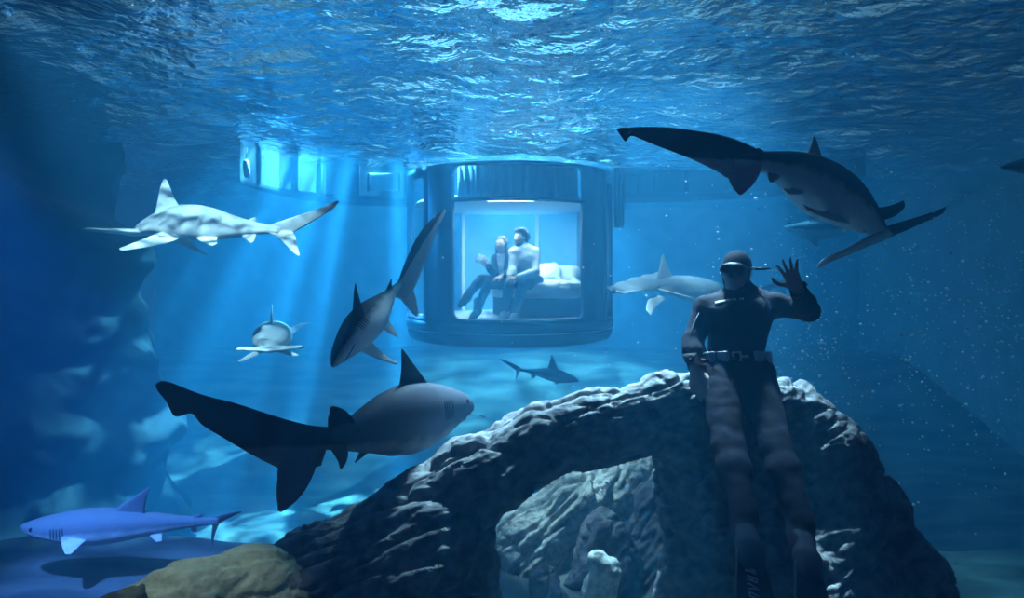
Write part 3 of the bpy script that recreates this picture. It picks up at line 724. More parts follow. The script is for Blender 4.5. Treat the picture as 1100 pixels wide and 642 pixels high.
def shark(label, sp, fins, m, cat='shark', name='shark', hammer=None, gills=(), mouth=None, eyes=True, shift=0.0, group='sharks in the tank'):
    bms = [body_bm(sp)]+[blade_bm(*f[1:]) if f[0] == 'blade' else fin_bm(*f[0], **f[1]) for f in fins]
    if hammer: bms.insert(1, hammer_bm(**hammer))
    me = union('shark_body', bms)
    V = np.empty(len(me.vertices)*3, dtype=np.float32); me.vertices.foreach_get('co', V); V = V.reshape(-1, 3)
    i = ((V[:, None, :]-sp.C[None])**2).sum(2).argmin(1)
    rel = V-sp.C[i]; up = (rel*sp.U[i]).sum(1); hu = np.array([sp.dims(t)[0] for t in sp.u])[i]
    d = np.clip(0.5+0.55*up/np.maximum(hu, 0.012*sp.size)+shift, 0, 1)
    a = me.attributes.new('dorsal', 'FLOAT', 'POINT'); a.data.foreach_set('value', d.astype(np.float32))
    for p in me.polygons: p.material_index = 0
    me.materials.clear()
    root = empty(name, sp.fr(0.5)[0]-sp.fr(0.5)[2]*sp.dims(0.5)[1], label, cat, group)
    bo = link('body', me, m, root)
    def put(nm, bm, mm): return obj(nm, bm, mm, root)
    if hammer:
        for s, t in ((-1, hammer['tl']), (1, hammer['tr_'])):
            bm = bmesh.new(); q = Vector(hammer['c']).lerp(Vector(t), 0.97)
            bmesh.ops.create_uvsphere(bm, u_segments=14, v_segments=9, radius=0.42*hammer['th'], matrix=Matrix.Translation(q+Vector(hammer['fwd']).normalized()*hammer['chord']*0.12)); put('eye', bm, eye_m)
    elif eyes:
        for s in (-1, 1):
            bm = bmesh.new(); bmesh.ops.create_uvsphere(bm, u_segments=14, v_segments=9, radius=0.0105*sp.size, matrix=Matrix.Translation(sp.at(0.115, s*1.28, 0.93))); put('eye', bm, eye_m)
    for s in gills:
        for k in range(5):
            t = 0.235+0.016*k; bm = bmesh.new()
            tube(bm, [sp.at(t+0.004*math.sin(j*PI/6), s*(1.15+0.62*j/6), 1.0) for j in range(7)], [0.0005*sp.size]+[0.0026*sp.size]*5+[0.0005*sp.size], 6); put('gill_slit', bm, slit_m)
    if mouth:
        bm = bmesh.new(); a, b, t0 = mouth
        tube(bm, [sp.at(t0+0.055*((j-6)/6)**2, PI+(j-6)/6*1.05, 1.0) for j in range(a, b+1)], 0.0034*sp.size, 6); put('mouth', bm, slit_m)
    return root

grey = shark_mat('slate_skin', (0.065, 0.068, 0.090), (0.26, 0.27, 0.29))
dusk = shark_mat('dark_brown_skin', (0.060, 0.056, 0.066), (0.26, 0.26, 0.27))
bronze = shark_mat('bronze_skin', (0.060, 0.058, 0.068), (0.62, 0.63, 0.62))
fair = shark_mat('pale_grey_skin', (0.40, 0.43, 0.45), (0.80, 0.80, 0.78))
mid_ = shark_mat('mid_grey_skin', (0.22, 0.25, 0.28), (0.74, 0.75, 0.74))

def fin(A, B, T, **k): return ((P(*A), P(*B), P(*T)), k)

# the big dark shark that swims away over the rock, its tail towards the window
sp = Spine([P(508, 437, 4.35), P(488, 437, 4.22), P(455, 445, 4.0), P(410, 456, 3.66), P(372, 468, 3.36), P(338, 473, 3.14)], (-0.06, 0.10, 1), 1.62, (1.34, 1.44, 1.0))
shark('big dark shark swimming away above the left end of the rock, long tail towards us', sp, [
    ('blade', [((468, 428), (425, 436)), ((461, 414), (428, 418)), ((452, 401), (430, 406)), ((443, 389), (431, 394)), ((436, 379), (431, 383)), ((432, 374), (431, 376))], 4.0, 3.86),
    ('blade', [((382, 456), (350, 466)), ((379, 449), (352, 456)), ((371, 441), (352, 449)), ((362, 437), (354, 443)), ((357, 436), (354, 438))], 3.38, 3.28),
    ('blade', [((372, 476), (352, 478)), ((374, 486), (358, 487)), ((372, 496), (363, 495)), ((367, 504), (365, 503))], 3.28, 3.22),
    ('blade', [((404, 478), (386, 480)), ((396, 486), (386, 486)), ((388, 492), (383, 492)), ((382, 497), (381, 496))], 3.56, 3.36),
    ('blade', [((448, 466), (410, 472)), ((440, 480), (406, 481)), ((426, 489), (408, 485)), ((414, 489), (410, 487))], 3.86, 3.5),
    fin((484, 449, 4.30), (472, 454, 4.18), (521, 446, 4.72), lead=0.04, trail=0.16, thick=0.08, tipw=0.03),
    ('blade', [((358, 459), (345, 500)), ((330, 456), (312, 506)), ((300, 448), (288, 497)), ((275, 440), (265, 485)), ((250, 432), (240, 470)), ((225, 426), (217, 456)), ((207, 420), (206, 444)), ((197, 416), (188, 447)), ((184, 411), (179, 432)), ((174, 409), (171, 422)), ((167, 412), (168, 417))], 3.18, 2.98),
    ('blade', [((352, 465), (318, 470)), ((344, 486), (300, 500)), ((337, 508), (298, 514)), ((328, 526), (297, 530)), ((316, 540), (298, 542)), ((302, 550), (299, 549))], 3.14, 2.98),
], grey, gills=(1,), mouth=(0, 12, 0.085), shift=0.34)

# hammerhead gliding to the left, upper left
sp = Spine([P(143, 249, 5.50), P(172, 242, 5.46), P(205, 240, 5.38), P(250, 244, 5.24), P(300, 247, 5.06)], (-0.05, -0.02, 1), 1.22, (1.36, 1.26, 1.15))
shark('pale hammerhead shark gliding left, light stripes on its flank, at upper left', sp, [
    ('blade', [((164, 236), (200, 232)), ((168, 222), (193, 222)), ((170, 212), (187, 212)), ((172, 202), (183, 202)), ((175, 194), (180, 195)), ((177, 192), (179, 193))], 5.40, 5.38),
    fin((262, 239, 5.2), (274, 240, 5.16), (274, 233, 5.16), lead=0.1, trail=0.1, thick=0.1, tipw=0.5),
    ('blade', [((170, 250), (196, 254)), ((158, 255), (182, 260)), ((148, 259), (164, 264)), ((138, 263), (146, 267)), ((130, 266), (132, 269)), ((128, 267), (128.6, 268))], 5.34, 5.02),
    fin((178, 254, 5.48), (200, 254, 5.46), (223, 274, 5.62), lead=0.10, trail=0.12, thick=0.10, tipw=0.06),
    fin((210, 255, 5.28), (234, 254, 5.22), (228, 264, 5.12), lead=0.1, trail=0.1, thick=0.12, tipw=0.25),
    fin((258, 252, 5.18), (276, 251, 5.12), (270, 261, 5.10), lead=0.1, trail=0.15, thick=0.1, tipw=0.3),
    ('blade', [((285, 243), (306, 255)), ((297, 239), (316, 249)), ((312, 234), (329, 242)), ((327, 229), (341, 235)), ((342, 224), (352, 228)), ((350, 221), (357, 225)), ((358, 217), (361, 221)), ((364, 215), (364, 217))], 5.08, 4.92),
    ('blade', [((288, 250), (312, 246)), ((299, 255), (317, 253)), ((307, 263), (319, 262)), ((315, 271), (321, 270)), ((321, 275), (322, 274))], 5.07, 4.96),
], fair, cat='shark', name='hammerhead_shark', hammer=dict(tl=P(91, 246, 5.14), tr_=P(200, 250, 5.92), c=P(145, 249.5, 5.50), fwd=Vector((-0.85, 0.60, 0)), up=(0, 0, 1), chord=0.19, th=0.032), shift=-0.05)

# hammerhead that comes straight at the window, left
sp = Spine([P(291, 373, 5.6), P(291, 370, 5.72), P(292, 365, 5.95), P(294, 362, 6.3), P(299, 359, 6.75), P(309, 358, 7.1)], (0.0, -0.05, 1), 1.5, (1.12, 1.0, 1.18))
shark('pale hammerhead shark seen head-on, swimming towards us, left of the round room', sp, [
    fin((291, 352, 5.95), (292, 350, 6.2), (292.5, 327, 6.25), lead=0.08, trail=0.10, thick=0.10, tipw=0.12),
    ('blade', [((286, 370), (286, 377)), ((277, 375), (277, 381)), ((268, 380), (268, 385)), ((260, 385), (260, 388)), ((256, 387), (256, 388))], 5.95, 5.90),
    ('blade', [((297, 371), (297, 378)), ((306, 374), (305, 380)), ((314, 378), (313, 382)), ((321, 381), (320, 382))], 5.95, 5.90),
    ('blade', [((298, 354), (303, 364)), ((306, 354), (309, 362)), ((315, 350), (317, 357)), ((324, 347), (325, 351)), ((333, 346), (333, 348))], 6.9, 7.2),
    fin((306, 360, 7.0), (311, 358, 7.15), (313, 372, 7.25), lead=0.06, trail=0.12, thick=0.10, tipw=0.10, embed=0.2),
], fair, name='hammerhead_shark', hammer=dict(tl=P(327, 372, 5.62), tr_=P(256, 374, 5.62), c=P(291, 375, 5.60), fwd=Vector((0, -1, 0.0)), up=(0, 0, 1), chord=0.17, th=0.030), shift=-0.12)

# dark shark that dives towards the window in front of the round room
sp = Spine([P(357, 394, 3.95), P(366, 380, 4.02), P(386, 356, 4.22), P(408, 330, 4.52), P(428, 306, 4.86)], (-0.62, 0.22, 0.66), 1.02, (1.30, 1.25, 1.35), twist=0.25)
shark('dark shark turning down and towards us just left of the round room', sp, [
    ('blade', [((376, 358), (394, 345)), ((378, 342), (391, 336)), ((379, 328), (388, 327)), ((380, 315), (385, 316)), ((381, 306), (383, 307)), ((382, 304), (382.6, 305))], 4.16, 4.14),
    fin((414, 314, 4.62), (421, 308, 4.72), (420, 300, 4.66), lead=0.1, trail=0.1, thick=0.12, tipw=0.3),
    fin((386, 376, 4.14), (396, 364, 4.26), (426, 391, 4.36), lead=0.10, trail=0.14, thick=0.10, tipw=0.08),
    fin((410, 352, 4.40), (417, 342, 4.50), (427, 362, 4.48), lead=0.1, trail=0.12, thick=0.1, tipw=0.16),
    fin((422, 330, 4.60), (425, 324, 4.68), (431, 340, 4.66), lead=0.1, trail=0.1, thick=0.12, tipw=0.2) if False else fin((409, 350, 4.46), (413, 344, 4.54), (420, 358, 4.56), lead=0.1, trail=0.1, thick=0.12, tipw=0.2),
    ('blade', [((420, 318), (436, 322)), ((427, 303), (443, 314)), ((433, 287), (450, 299)), ((440, 270), (457, 280)), ((449, 253), (465, 261)), ((460, 239), (470, 245)), ((470, 229), (475, 236)), ((478, 224), (479, 227))], 4.82, 5.1),
    ('blade', [((422, 310), (441, 306)), ((428, 318), (446, 316)), ((435, 327), (448, 325)), ((442, 335), (449, 333)), ((447, 340), (449, 338))], 4.85, 4.98),
], bronze, gills=(-1, 1), mouth=(0, 12, 0.085), shift=-0.06)

# small shark in blue light, lower left
sp = Spine([P(22, 565, 4.30), P(60, 566, 4.28), P(105, 565, 4.28), P(160, 562, 4.34), P(234, 559, 4.48)], (0.0, -0.10, 1), 1.26, (0.93, 1.0, 1.0))
shark('slim shark lit bright blue, swimming left in the lower left corner', sp, [
    fin((120, 549, 4.28), (156, 551, 4.32), (160, 523, 4.30), lead=0.02, trail=0.14, thick=0.09, tipw=0.06),
    fin((204, 556, 4.42), (216, 556, 4.44), (217, 551, 4.44), lead=0.1, trail=0.1, thick=0.12, tipw=0.4),
    fin((66, 572, 4.18), (98, 575, 4.20), (70, 595, 4.06), lead=0.16, trail=0.02, thick=0.10, tipw=0.22),
    fin((158, 571, 4.30), (176, 568, 4.34), (168, 582, 4.28), lead=0.1, trail=0.12, thick=0.1, tipw=0.45),
    fin((204, 565, 4.42), (212, 562, 4.44), (209, 574, 4.42), lead=0.1, trail=0.12, thick=0.1, tipw=0.3),
    fin((224, 557, 4.46), (236, 562, 4.50), (259, 548, 4.54), lead=0.10, trail=0.06, thick=0.10, tipw=0.08, embed=0.25),
    fin((229, 559, 4.47), (238, 558, 4.50), (227, 585, 4.52), lead=0.04, trail=0.14, thick=0.10, tipw=0.08, embed=0.25),
], mid_, gills=(-1,), shift=0.02)

# small shark far off below the room
sp = Spine([P(622, 409, 9.6), P(608, 406, 9.65), P(592, 402, 9.7), P(575, 399, 9.75), P(558, 397, 9.8)], (0.08, -0.15, 1), 0.98, (1.0, 1.1, 1.0))
shark('small distant shark swimming right just below the round room', sp, [
    fin((599, 396, 9.68), (588, 396, 9.72), (593, 381, 9.7), lead=0.10, trail=0.12, thick=0.10, tipw=0.10),
    fin((603, 409, 9.55), (594, 409, 9.58), (598, 413, 9.40), lead=0.10, trail=0.12, thick=0.10, tipw=0.10),
    fin((577, 403, 9.7), (570, 402, 9.72), (572, 407, 9.66), lead=0.10, trail=0.12, thick=0.10, tipw=0.15),
    fin((560, 395, 9.8), (556, 399, 9.84), (537, 385, 9.9), lead=0.10, trail=0.05, thick=0.10, tipw=0.06, embed=0.25),
    fin((558, 397, 9.8), (554, 396, 9.84), (554, 408, 9.9), lead=0.06, trail=0.14, thick=0.10, tipw=0.08, embed=0.25),
], grey, shift=0.08)

# hammerhead behind the diver
sp = Spine([P(690, 306, 5.35), P(704, 306, 5.45), P(724, 308, 5.62), P(752, 312, 5.92), P(786, 316, 6.35), P(812, 317, 6.75)], (-0.08, -0.42, 1), 1.36, (0.92, 0.92, 1.0))
shark('pale hammerhead shark swimming left, its rear half hidden behind the diver', sp, [
    fin((706, 299, 5.46), (724, 299, 5.62), (711, 274, 5.52), lead=0.02, trail=0.16, thick=0.14, tipw=0.14),
    fin((700, 318, 5.30), (716, 321, 5.42), (694, 333, 5.10), lead=0.10, trail=0.10, thick=0.10, tipw=0.18),
    fin((704, 310, 5.38), (718, 314, 5.48), (742, 319, 5.34), lead=0.12, trail=0.12, thick=0.10, tipw=0.08),
    fin((752, 318, 5.9), (764, 318, 6.0), (770, 325, 5.98), lead=0.1, trail=0.15, thick=0.1, tipw=0.2),
    fin((806, 315, 6.7), (814, 320, 6.78), (846, 300, 7.0), lead=0.10, trail=0.06, thick=0.10, tipw=0.06, embed=0.25),
    fin((806, 316, 6.7), (815, 315, 6.78), (822, 332, 6.9), lead=0.06, trail=0.14, thick=0.10, tipw=0.08, embed=0.25),
], mid_, name='hammerhead_shark', hammer=dict(tl=P(661, 313, 4.98), tr_=P(716, 296, 5.72) , c=P(689, 305, 5.34), fwd=Vector((-0.80, -0.55, 0.0)), up=(0, 0, 1), chord=0.20, th=0.040), shift=-0.08)

# big hammerhead overhead on the right, seen from below
sp = Spine([P(950, 250, 4.75), P(930, 238, 4.66), P(898, 212, 4.45), P(862, 187, 4.15), P(828, 174, 3.85), P(795, 172, 3.62)], (0.36, 0.05, 0.90), 1.46, (1.25, 1.45, 1.30), twist=-0.1)
shark('large dark hammerhead shark overhead at upper right, swimming away with its tail towards us', sp, [
    fin((884, 174, 4.32), (866, 168, 4.18), (876, 148, 4.40), lead=0.06, trail=0.06, thick=0.10, tipw=0.10),
    fin((822, 164, 3.82), (812, 162, 3.74), (815, 159, 3.72), lead=0.1, trail=0.1, thick=0.12, tipw=0.5),
    fin((914, 240, 4.42), (890, 226, 4.28), (868, 226, 3.98), lead=0.10, trail=0.10, thick=0.10, tipw=0.10),
    fin((944, 236, 4.72), (926, 222, 4.6), (972, 222, 5.0), lead=0.10, trail=0.10, thick=0.10, tipw=0.10),
    fin((868, 206, 4.14), (852, 200, 4.04), (846, 208, 3.90), lead=0.1, trail=0.12, thick=0.1, tipw=0.2),
    fin((838, 190, 3.88), (824, 184, 3.80), (828, 196, 3.76), lead=0.1, trail=0.12, thick=0.1, tipw=0.2),
    ('blade', [((824, 166), (812, 186)), ((803, 155), (786, 192)), ((785, 148), (770, 184)), ((765, 143), (750, 174)), ((745, 140), (728, 165)), ((722, 137), (707, 157)), ((702, 136), (690, 150)), ((686, 136), (678, 146)), ((677, 137), (672, 152)), ((668, 137), (667, 146)), ((662, 138), (663, 140))], 3.72, 3.44),
    ('blade', [((820, 168), (786, 172)), ((817, 184), (783, 190)), ((810, 197), (786, 200)), ((802, 205), (791, 206)), ((796, 210), (794, 209))], 3.68, 3.52),
], bronze, name='hammerhead_shark', hammer=dict(tl=P(880, 283, 4.42), tr_=P(1014, 226, 4.86), c=P(948, 252, 4.74), fwd=Vector((0.35, 0.85, -0.25)), up=(0, 0, 1), chord=0.17, th=0.034), shift=-0.02)

# two dim animals on the right
sp = Spine([P(842, 244, 7.3), P(852, 245, 7.35), P(872, 246, 7.5), P(900, 244, 7.75), P(934, 240, 8.1)], (0, -0.1, 1), 1.15, (1.0, 1.25, 1.1))
shark('dim round-bodied shark in the haze mostly hidden behind the big overhead hammerhead', sp, [
    fin((866, 234, 7.45), (884, 234, 7.6), (884, 222, 7.55), lead=0.10, trail=0.12, thick=0.10, tipw=0.10),
    fin((864, 254, 7.35), (880, 254, 7.45), (878, 266, 7.2), lead=0.10, trail=0.12, thick=0.10, tipw=0.12),
    fin((930, 238, 8.05), (936, 242, 8.15), (960, 226, 8.3), lead=0.10, trail=0.06, thick=0.10, tipw=0.08, embed=0.25),
    fin((930, 240, 8.05), (937, 239, 8.15), (940, 252, 8.3), lead=0.06, trail=0.12, thick=0.10, tipw=0.08, embed=0.25),
], mid_, shift=0.05)
sp = Spine([P(1074, 180, 5.6), P(1086, 179, 5.62), P(1106, 178, 5.7), P(1140, 178, 5.9), P(1190, 176, 6.2)], (0, -0.1, 1), 1.0, (1.0, 1.1, 1.1))
shark('dim dark shark whose head enters at the right edge under the surface', sp, [
    fin((1110, 166, 5.7), (1130, 166, 5.8), (1128, 146, 5.8), lead=0.10, trail=0.12, thick=0.10, tipw=0.10),
    fin((1100, 188, 5.6), (1116, 189, 5.7), (1108, 208, 5.4), lead=0.10, trail=0.12, thick=0.10, tipw=0.12),
    fin((1184, 174, 6.15), (1192, 179, 6.22), (1240, 150, 6.4), lead=0.10, trail=0.06, thick=0.10, tipw=0.06, embed=0.25),
], dusk, shift=0.05)

# ------------------------------------------------------------------ people
def V3(v): return np.array(v, float)
class Head:
    def __init__(s, c, fw, up, k=1.0):
        s.c = Vector(c); s.f = Vector(fw).normalized(); s.u = (Vector(up)-s.f*Vector(up).dot(s.f)).normalized(); s.r = s.f.cross(s.u); s.k = k
    def p(s, x, y, z): return s.c+(s.r*x+s.f*y+s.u*z)*s.k
    def prims(s):
        a = (s.r, s.f, s.u); k = s.k; E = lambda x, y, z, r, sm=.02: el(s.p(x, y, z), [q*k for q in r], a, sm*k)
        L = lambda p, q, r0, r1, sm=.015: rc(s.p(*p), s.p(*q), r0*k, r1*k, sm*k)
        return [E(0, -.012, .035, (.075, .096, .084)), E(0, .032, -.018, (.060, .060, .082), .04), E(0, .040, -.072, (.042, .042, .034), .04), L((0, .074, -.098), (0, .078, -.094), .014, .014, .03),
                L((0, .088, .014), (0, .108, -.020), .007, .012), E(-.011, .098, -.026, (.009, .010, .008), .01), E(.011, .098, -.026, (.009, .010, .008), .01),
                L((-.040, .076, .030), (.040, .076, .030), .011, .011, .02), E(0, .091, -.049, (.024, .009, .0055), .006), E(0, .090, -.059, (.020, .009, .006), .006),
                E(-.040, .064, -.020, (.022, .020, .022), .03), E(.040, .064, -.020, (.022, .020, .022), .03),
                E(-.076, -.006, -.004, (.010, .020, .032), .01), E(.076, -.006, -.004, (.010, .020, .032), .01)]
    def face_parts(s, root, iris, lip, brow):
        for sx in (-1, 1):
            bm = bmesh.new(); bmesh.ops.create_uvsphere(bm, u_segments=14, v_segments=10, radius=.0125*s.k, matrix=Matrix.Translation(s.p(.031*sx, .0795, .012))); e = obj('eye', bm, eyewhite_m, root)
            bm = bmesh.new(); bmesh.ops.create_uvsphere(bm, u_segments=12, v_segments=8, radius=.0062*s.k, matrix=Matrix.Translation(s.p(.031*sx, .0885, .012))); obj('iris', bm, iris, e)
            bm = bmesh.new(); tube(bm, [s.p(.016*sx, .0905, .029), s.p(.032*sx, .0885, .034), s.p(.048*sx, .078, .029)], [.002*s.k, .0036*s.k, .0018*s.k], 6); obj('eyebrow', bm, brow, root)
        bm = bmesh.new(); tube(bm, [s.p(-.025, .0885, -.054), s.p(-.010, .0975, -.0525), s.p(.010, .0975, -.0525), s.p(.025, .0885, -.054)], [.001, .003*s.k, .003*s.k, .001], 6); obj('lips', bm, lip, root)

def hand_prims(w, d, n, side, k=1.0, curl=(.25, .25, .25, .25), splay=0.0, thumb=0.5):
    """Wrist W, finger direction D, N points out of the palm, SIDE to the thumb."""
    w, d, n = Vector(w), Vector(d).normalized(), Vector(n); n = (n-d*n.dot(d)).normalized(); s = d.cross(n); s = s if s.dot(Vector(side)) > 0 else -s
    pr = []; kn = []
    for i in range(4):
        q = w+(d*(.090-.004*abs(i-1.2))+s*(.031-.0205*i)-n*(.003*abs(i-1.5)))*k; kn.append(q)
        pr.append(rc(w+s*(.016-.011*i)*k+d*.012*k, q, .0165*k, .0125*k, .016*k))
    pr.append(el(w+(d*.035+s*.022+n*.008)*k, [.018*k, .032*k, .014*k], (s, d, n), .012*k))
    for i, ln in enumerate((.072, .080, .074, .058)):
        a = curl[i]; p = kn[i]; ang = 0.0; side_off = splay*(1.2-i)*0.20
        for j, f in enumerate((.45, .31, .24)):
            ang += a*(0.7 if j == 0 else 1.0); dr = (d*math.cos(ang)+n*math.sin(ang)+s*side_off).normalized(); q = p+dr*ln*f*k
            pr.append(rc(p, q, (.0098-.0012*j)*k, (.0088-.0012*j)*k, .006*k)); p = q
    a = w+(d*.028+s*.030+n*.006)*k; b = a+(d*.030+s*.026*thumb*2+n*.010)*k; c = b+(d*.028+s*.010*thumb*2+n*.006)*k; e = c+(d*.020+s*.002)*k
    pr += [rc(w+d*.012*k+s*.014*k, a, .015*k, .0145*k, .014*k), rc(a, b, .0135*k, .0112*k, .010*k), rc(b, c, .0108*k, .0098*k, .006*k), rc(c, e, .0096*k, .0075*k, .006*k)]
    return pr
def arm(sh, e, w, k=1.0): return [rc(sh, e, .053*k, .041*k, .03*k), rc(e, Vector(e).lerp(Vector(w), .35), .042*k, .043*k, .03*k), rc(Vector(e).lerp(Vector(w), .35), w, .043*k, .028*k, .03*k)]
def leg(h, n, a, k=1.0):
    h, n, a = Vector(h), Vector(n), Vector(a)
    return [rc(h, n, .088*k, .056*k, .05*k), rc(n, n.lerp(a, .32), .055*k, .057*k, .03*k), rc(n.lerp(a, .32), a, .057*k, .036*k, .03*k)]
def foot(a, t, up, k=1.0):
    a, t, up = Vector(a), Vector(t), Vector(up); d = (t-a).normalized()
    return [rc(a-d*.02*k, a+up*-.03*k, .038*k, .036*k, .03*k), rc(a-up*.035*k-d*.03*k, a.lerp(t, .55)-up*.030*k, .036*k, .038*k, .03*k), rc(a.lerp(t, .4)-up*.02*k, t-up*.035*k, .040*k, .028*k, .03*k)]
skin_m = mat('skin', (0.62, 0.42, 0.33), 0.6, var=0.1, scale=14)
pale_skin_m = mat('fair_skin', (0.74, 0.54, 0.44), 0.6, var=0.08, scale=14)
eyewhite_m = mat('eye_white', (0.8, 0.8, 0.8), 0.3); iris_m = mat('iris', (0.05, 0.03, 0.02), 0.3); lip_m = mat('lip', (0.50, 0.20, 0.18), 0.5)
dark_hair_m = mat('dark_hair', (0.035, 0.025, 0.022), 0.6, bump=0.6, scale=60, var=0.4, stretch=(1, 1, 0.15))
brown_hair_m = mat('brown_hair', (0.10, 0.06, 0.04), 0.6, bump=0.6, scale=60, var=0.4, stretch=(1, 1, 0.15))

# ---- the man on the bed
root = empty('person', P(565, 318, 9.25), 'man in white shirt and jeans sitting on the bed edge, looking left', 'person', None)
hd = Head(P(560, 256, 9.17), (-0.86, -0.50, 0.02), (0.04, 0, 1), 1.0)
shR, shL = P(551.5, 271, 9.13), P(575, 271, 9.20)                     # his right is towards the left of the window
eR, wR = P(550.5, 290, 9.02), P(547, 298, 8.86)
eL, wL = P(575.5, 292, 9.02), P(555, 298, 8.86)
hpR, hpL = P(563, 303.5, 9.32), P(576, 304, 9.30); kR, kL = P(547, 303, 8.92), P(562, 305, 8.90); aR, aL = P(543, 334.5, 8.93), P(553, 336, 8.86); tR, tL = P(536.5, 341, 8.76), P(549, 343, 8.68)
chest = (shR+shL)/2+Vector((0.01, .02, -.11)); nk = (shR+shL)/2+Vector((0, .02, .05))
ax_t = ((1, -.25, 0), (.25, 1, 0), (0, 0, 1))
torso = [el(chest, (.165, .115, .17), ax_t, .06), rc(shR, nk, .055, .06, .05), rc(shL, nk, .055, .06, .05), el(P(568, 291, 9.26), (.145, .115, .15), ax_t, .08), el(P(570, 301, 9.29), (.155, .13, .10), ax_t, .06)]
hR = hand_prims(wR, (-0.05, -0.75, -0.55), (0.9, 0.1, -0.3), (0, -.3, 1), 1.0, (.5, .5, .5, .5))
hL = hand_prims(wL, (-0.80, -0.35, -0.25), (-0.2, 0.5, -0.8), (-.1, -.8, .5), 1.0, (.5, .5, .5, .5))
arms = arm(shR, eR, wR)+arm(shL, eL, wL); legs = leg(hpR, kR, aR)+leg(hpL, kL, aL); feet = foot(aR, tR, (0, 0, 1))+foot(aL, tL, (0, 0, 1))
neck = [rc(hd.p(0, -.03, -.05), nk, .052, .058, .03)]
solid('body', hd.prims()+neck+torso+arms+hR+hL+legs+feet, 0.0085, skin_m, root)
hd.face_parts(root, iris_m, lip_m, dark_hair_m)
def cutw(ws):
    """Keeps a sleeve up to the wrist and leaves the hand bare."""
    def f(V):
        keep = np.ones(len(V), dtype=bool)
        for w, e in ws:
            d = V3((w-e).normalized()); r = V-V3(w); t = r@d; off = np.linalg.norm(r-t[:, None]*d, axis=1)
            keep &= ~((t > -0.005) & (t < 0.16) & (off < 0.062))
        return keep
    return f
def fold(s, amp=.006, f=9):
    def warp(V, Q):
        N = vnormals(V, Q); o = V.copy()
        for i in range(len(V)): o[i] += N[i]*amp*(mn.noise((V[i][0]*f+s, V[i][1]*f, V[i][2]*f*1.6))+0.5*mn.noise((V[i][0]*f*2.3, V[i][1]*f*2.3, V[i][2]*f*2.3)))
        return o
    return warp
shirt_m = mat('white_shirt_cloth', (0.84, 0.87, 0.9), 0.85, var=0.06, scale=12)
sh = solid('shirt', torso[:4]+arms+[rc(nk+Vector((0, 0, -.02)), hd.p(0, -.03, -.10), .062, .058, .03)], 0.010, shirt_m, root, inflate=.013, cut=cutw(((wR, eR), (wL, eL))), warp=fold(1.0))
jean_m = mat('blue_denim', (0.06, 0.11, 0.26), 0.9, var=0.25, scale=18)
solid('jeans', legs+torso[4:], 0.010, jean_m, root, inflate=.012, warp=fold(4.0), cut=lambda V: (V[:, 2] > 1.40))
sneak_m = mat('white_sneaker', (0.80, 0.82, 0.84), 0.6, var=0.1, scale=20); sole_m = mat('rubber_sole', (0.55, 0.57, 0.6), 0.7)
for a, t in ((aR, tR), (aL, tL)):
    sk = solid('sneaker', foot(a, t, (0, 0, 1)), 0.008, sneak_m, root, inflate=.010, cut=lambda V: V[:, 2] < 1.47)
    d = (t-a); d.z = 0; d.normalize(); bm = bmesh.new(); tube(bm, [Vector((a.x, a.y, 1.366))-d*.05, Vector((a.x, a.y, 1.366))+d*.08, Vector((t.x, t.y, 1.366))], [.038, .046, .030], 10); obj('sole', bm, sole_m, sk)
a_ = (hd.r, hd.f, hd.u)
solid('hair', [el(hd.p(0, -.022, .052), (.086, .104, .088), a_, .03), el(hd.p(0, -.062, -.005), (.078, .052, .07), a_, .03), el(hd.p(.03, .040, .112), (.055, .05, .03), a_, .03), el(hd.p(-.03, .02, .118), (.05, .06, .03), a_, .03)], 0.009, dark_hair_m, root,
      warp=fold(7.0, .010, 26), cut=lambda V: ~(((V-V3(hd.c))@V3(hd.f) > 0.045) & ((V-V3(hd.c))@V3(hd.u) < 0.058)))
solid('beard', [el(hd.p(0, .050, -.082), (.048, .044, .036), a_, .02), el(hd.p(-.045, .024, -.055), (.018, .034, .046), a_, .02), el(hd.p(.045, .024, -.055), (.018, .034, .046), a_, .02), rc(hd.p(-.02, .096, -.038), hd.p(.02, .096, -.038), .006, .006, .01)], 0.007, dark_hair_m, root, warp=fold(9.0, .004, 40))

# ---- the woman on the bed
root = empty('person', P(543, 318, 9.25), 'woman in dark blazer sitting cross-legged on the bed edge beside the man', 'person', None)
hw = Head(P(538.5, 262.5, 9.2), (-0.42, -0.90, -0.04), (-0.06, 0, 1), 0.92)
shR, shL = P(532.5, 278, 9.20), P(549, 278.5, 9.24); eR, wR = P(529.5, 292, 9.10), P(524, 285.5, 8.92); eL, wL = P(548, 292, 9.10), P(538, 297, 8.95)
hpR, hpL = P(539, 303, 9.32), P(549, 303.5, 9.34); kL, kR = P(517, 299.5, 8.98), P(524, 305.5, 8.95)
aL, tL = P(501, 318.5, 8.82), P(494, 325, 8.70); aR, tR = P(513, 333, 8.93), P(506, 340, 8.78)
chest = (shR+shL)/2+Vector((0, .015, -.11)); nk = (shR+shL)/2+Vector((-.005, .01, .05))
torso = [el(chest, (.140, .105, .15), None, .06), rc(shR, nk, .046, .05, .05), rc(shL, nk, .046, .05, .05), el(P(542.5, 292.5, 9.26), (.120, .10, .14), None, .08), el(P(544, 302, 9.31), (.15, .13, .10), None, .06)]
hR = hand_prims(wR, (-0.5, -0.35, 0.65), (-0.5, -0.3, -0.5), (-.3, -.8, .2), .92, (.5, .5, .5, .5)); hL = hand_prims(wL, (-0.75, -0.5, -0.3), (0, 0.2, -1), (-.2, -1, .1), .92, (.3, .3, .3, .3))
arms = arm(shR, eR, wR, .86)+arm(shL, eL, wL, .86); legs = leg(hpR, kR, aR, .88)+leg(hpL, kL, aL, .88); feet = foot(aR, tR, (0, 0, 1), .9)+foot(aL, tL, (-.3, -.2, 1), .9)
neck = [rc(hw.p(0, -.03, -.05), nk, .043, .048, .03)]
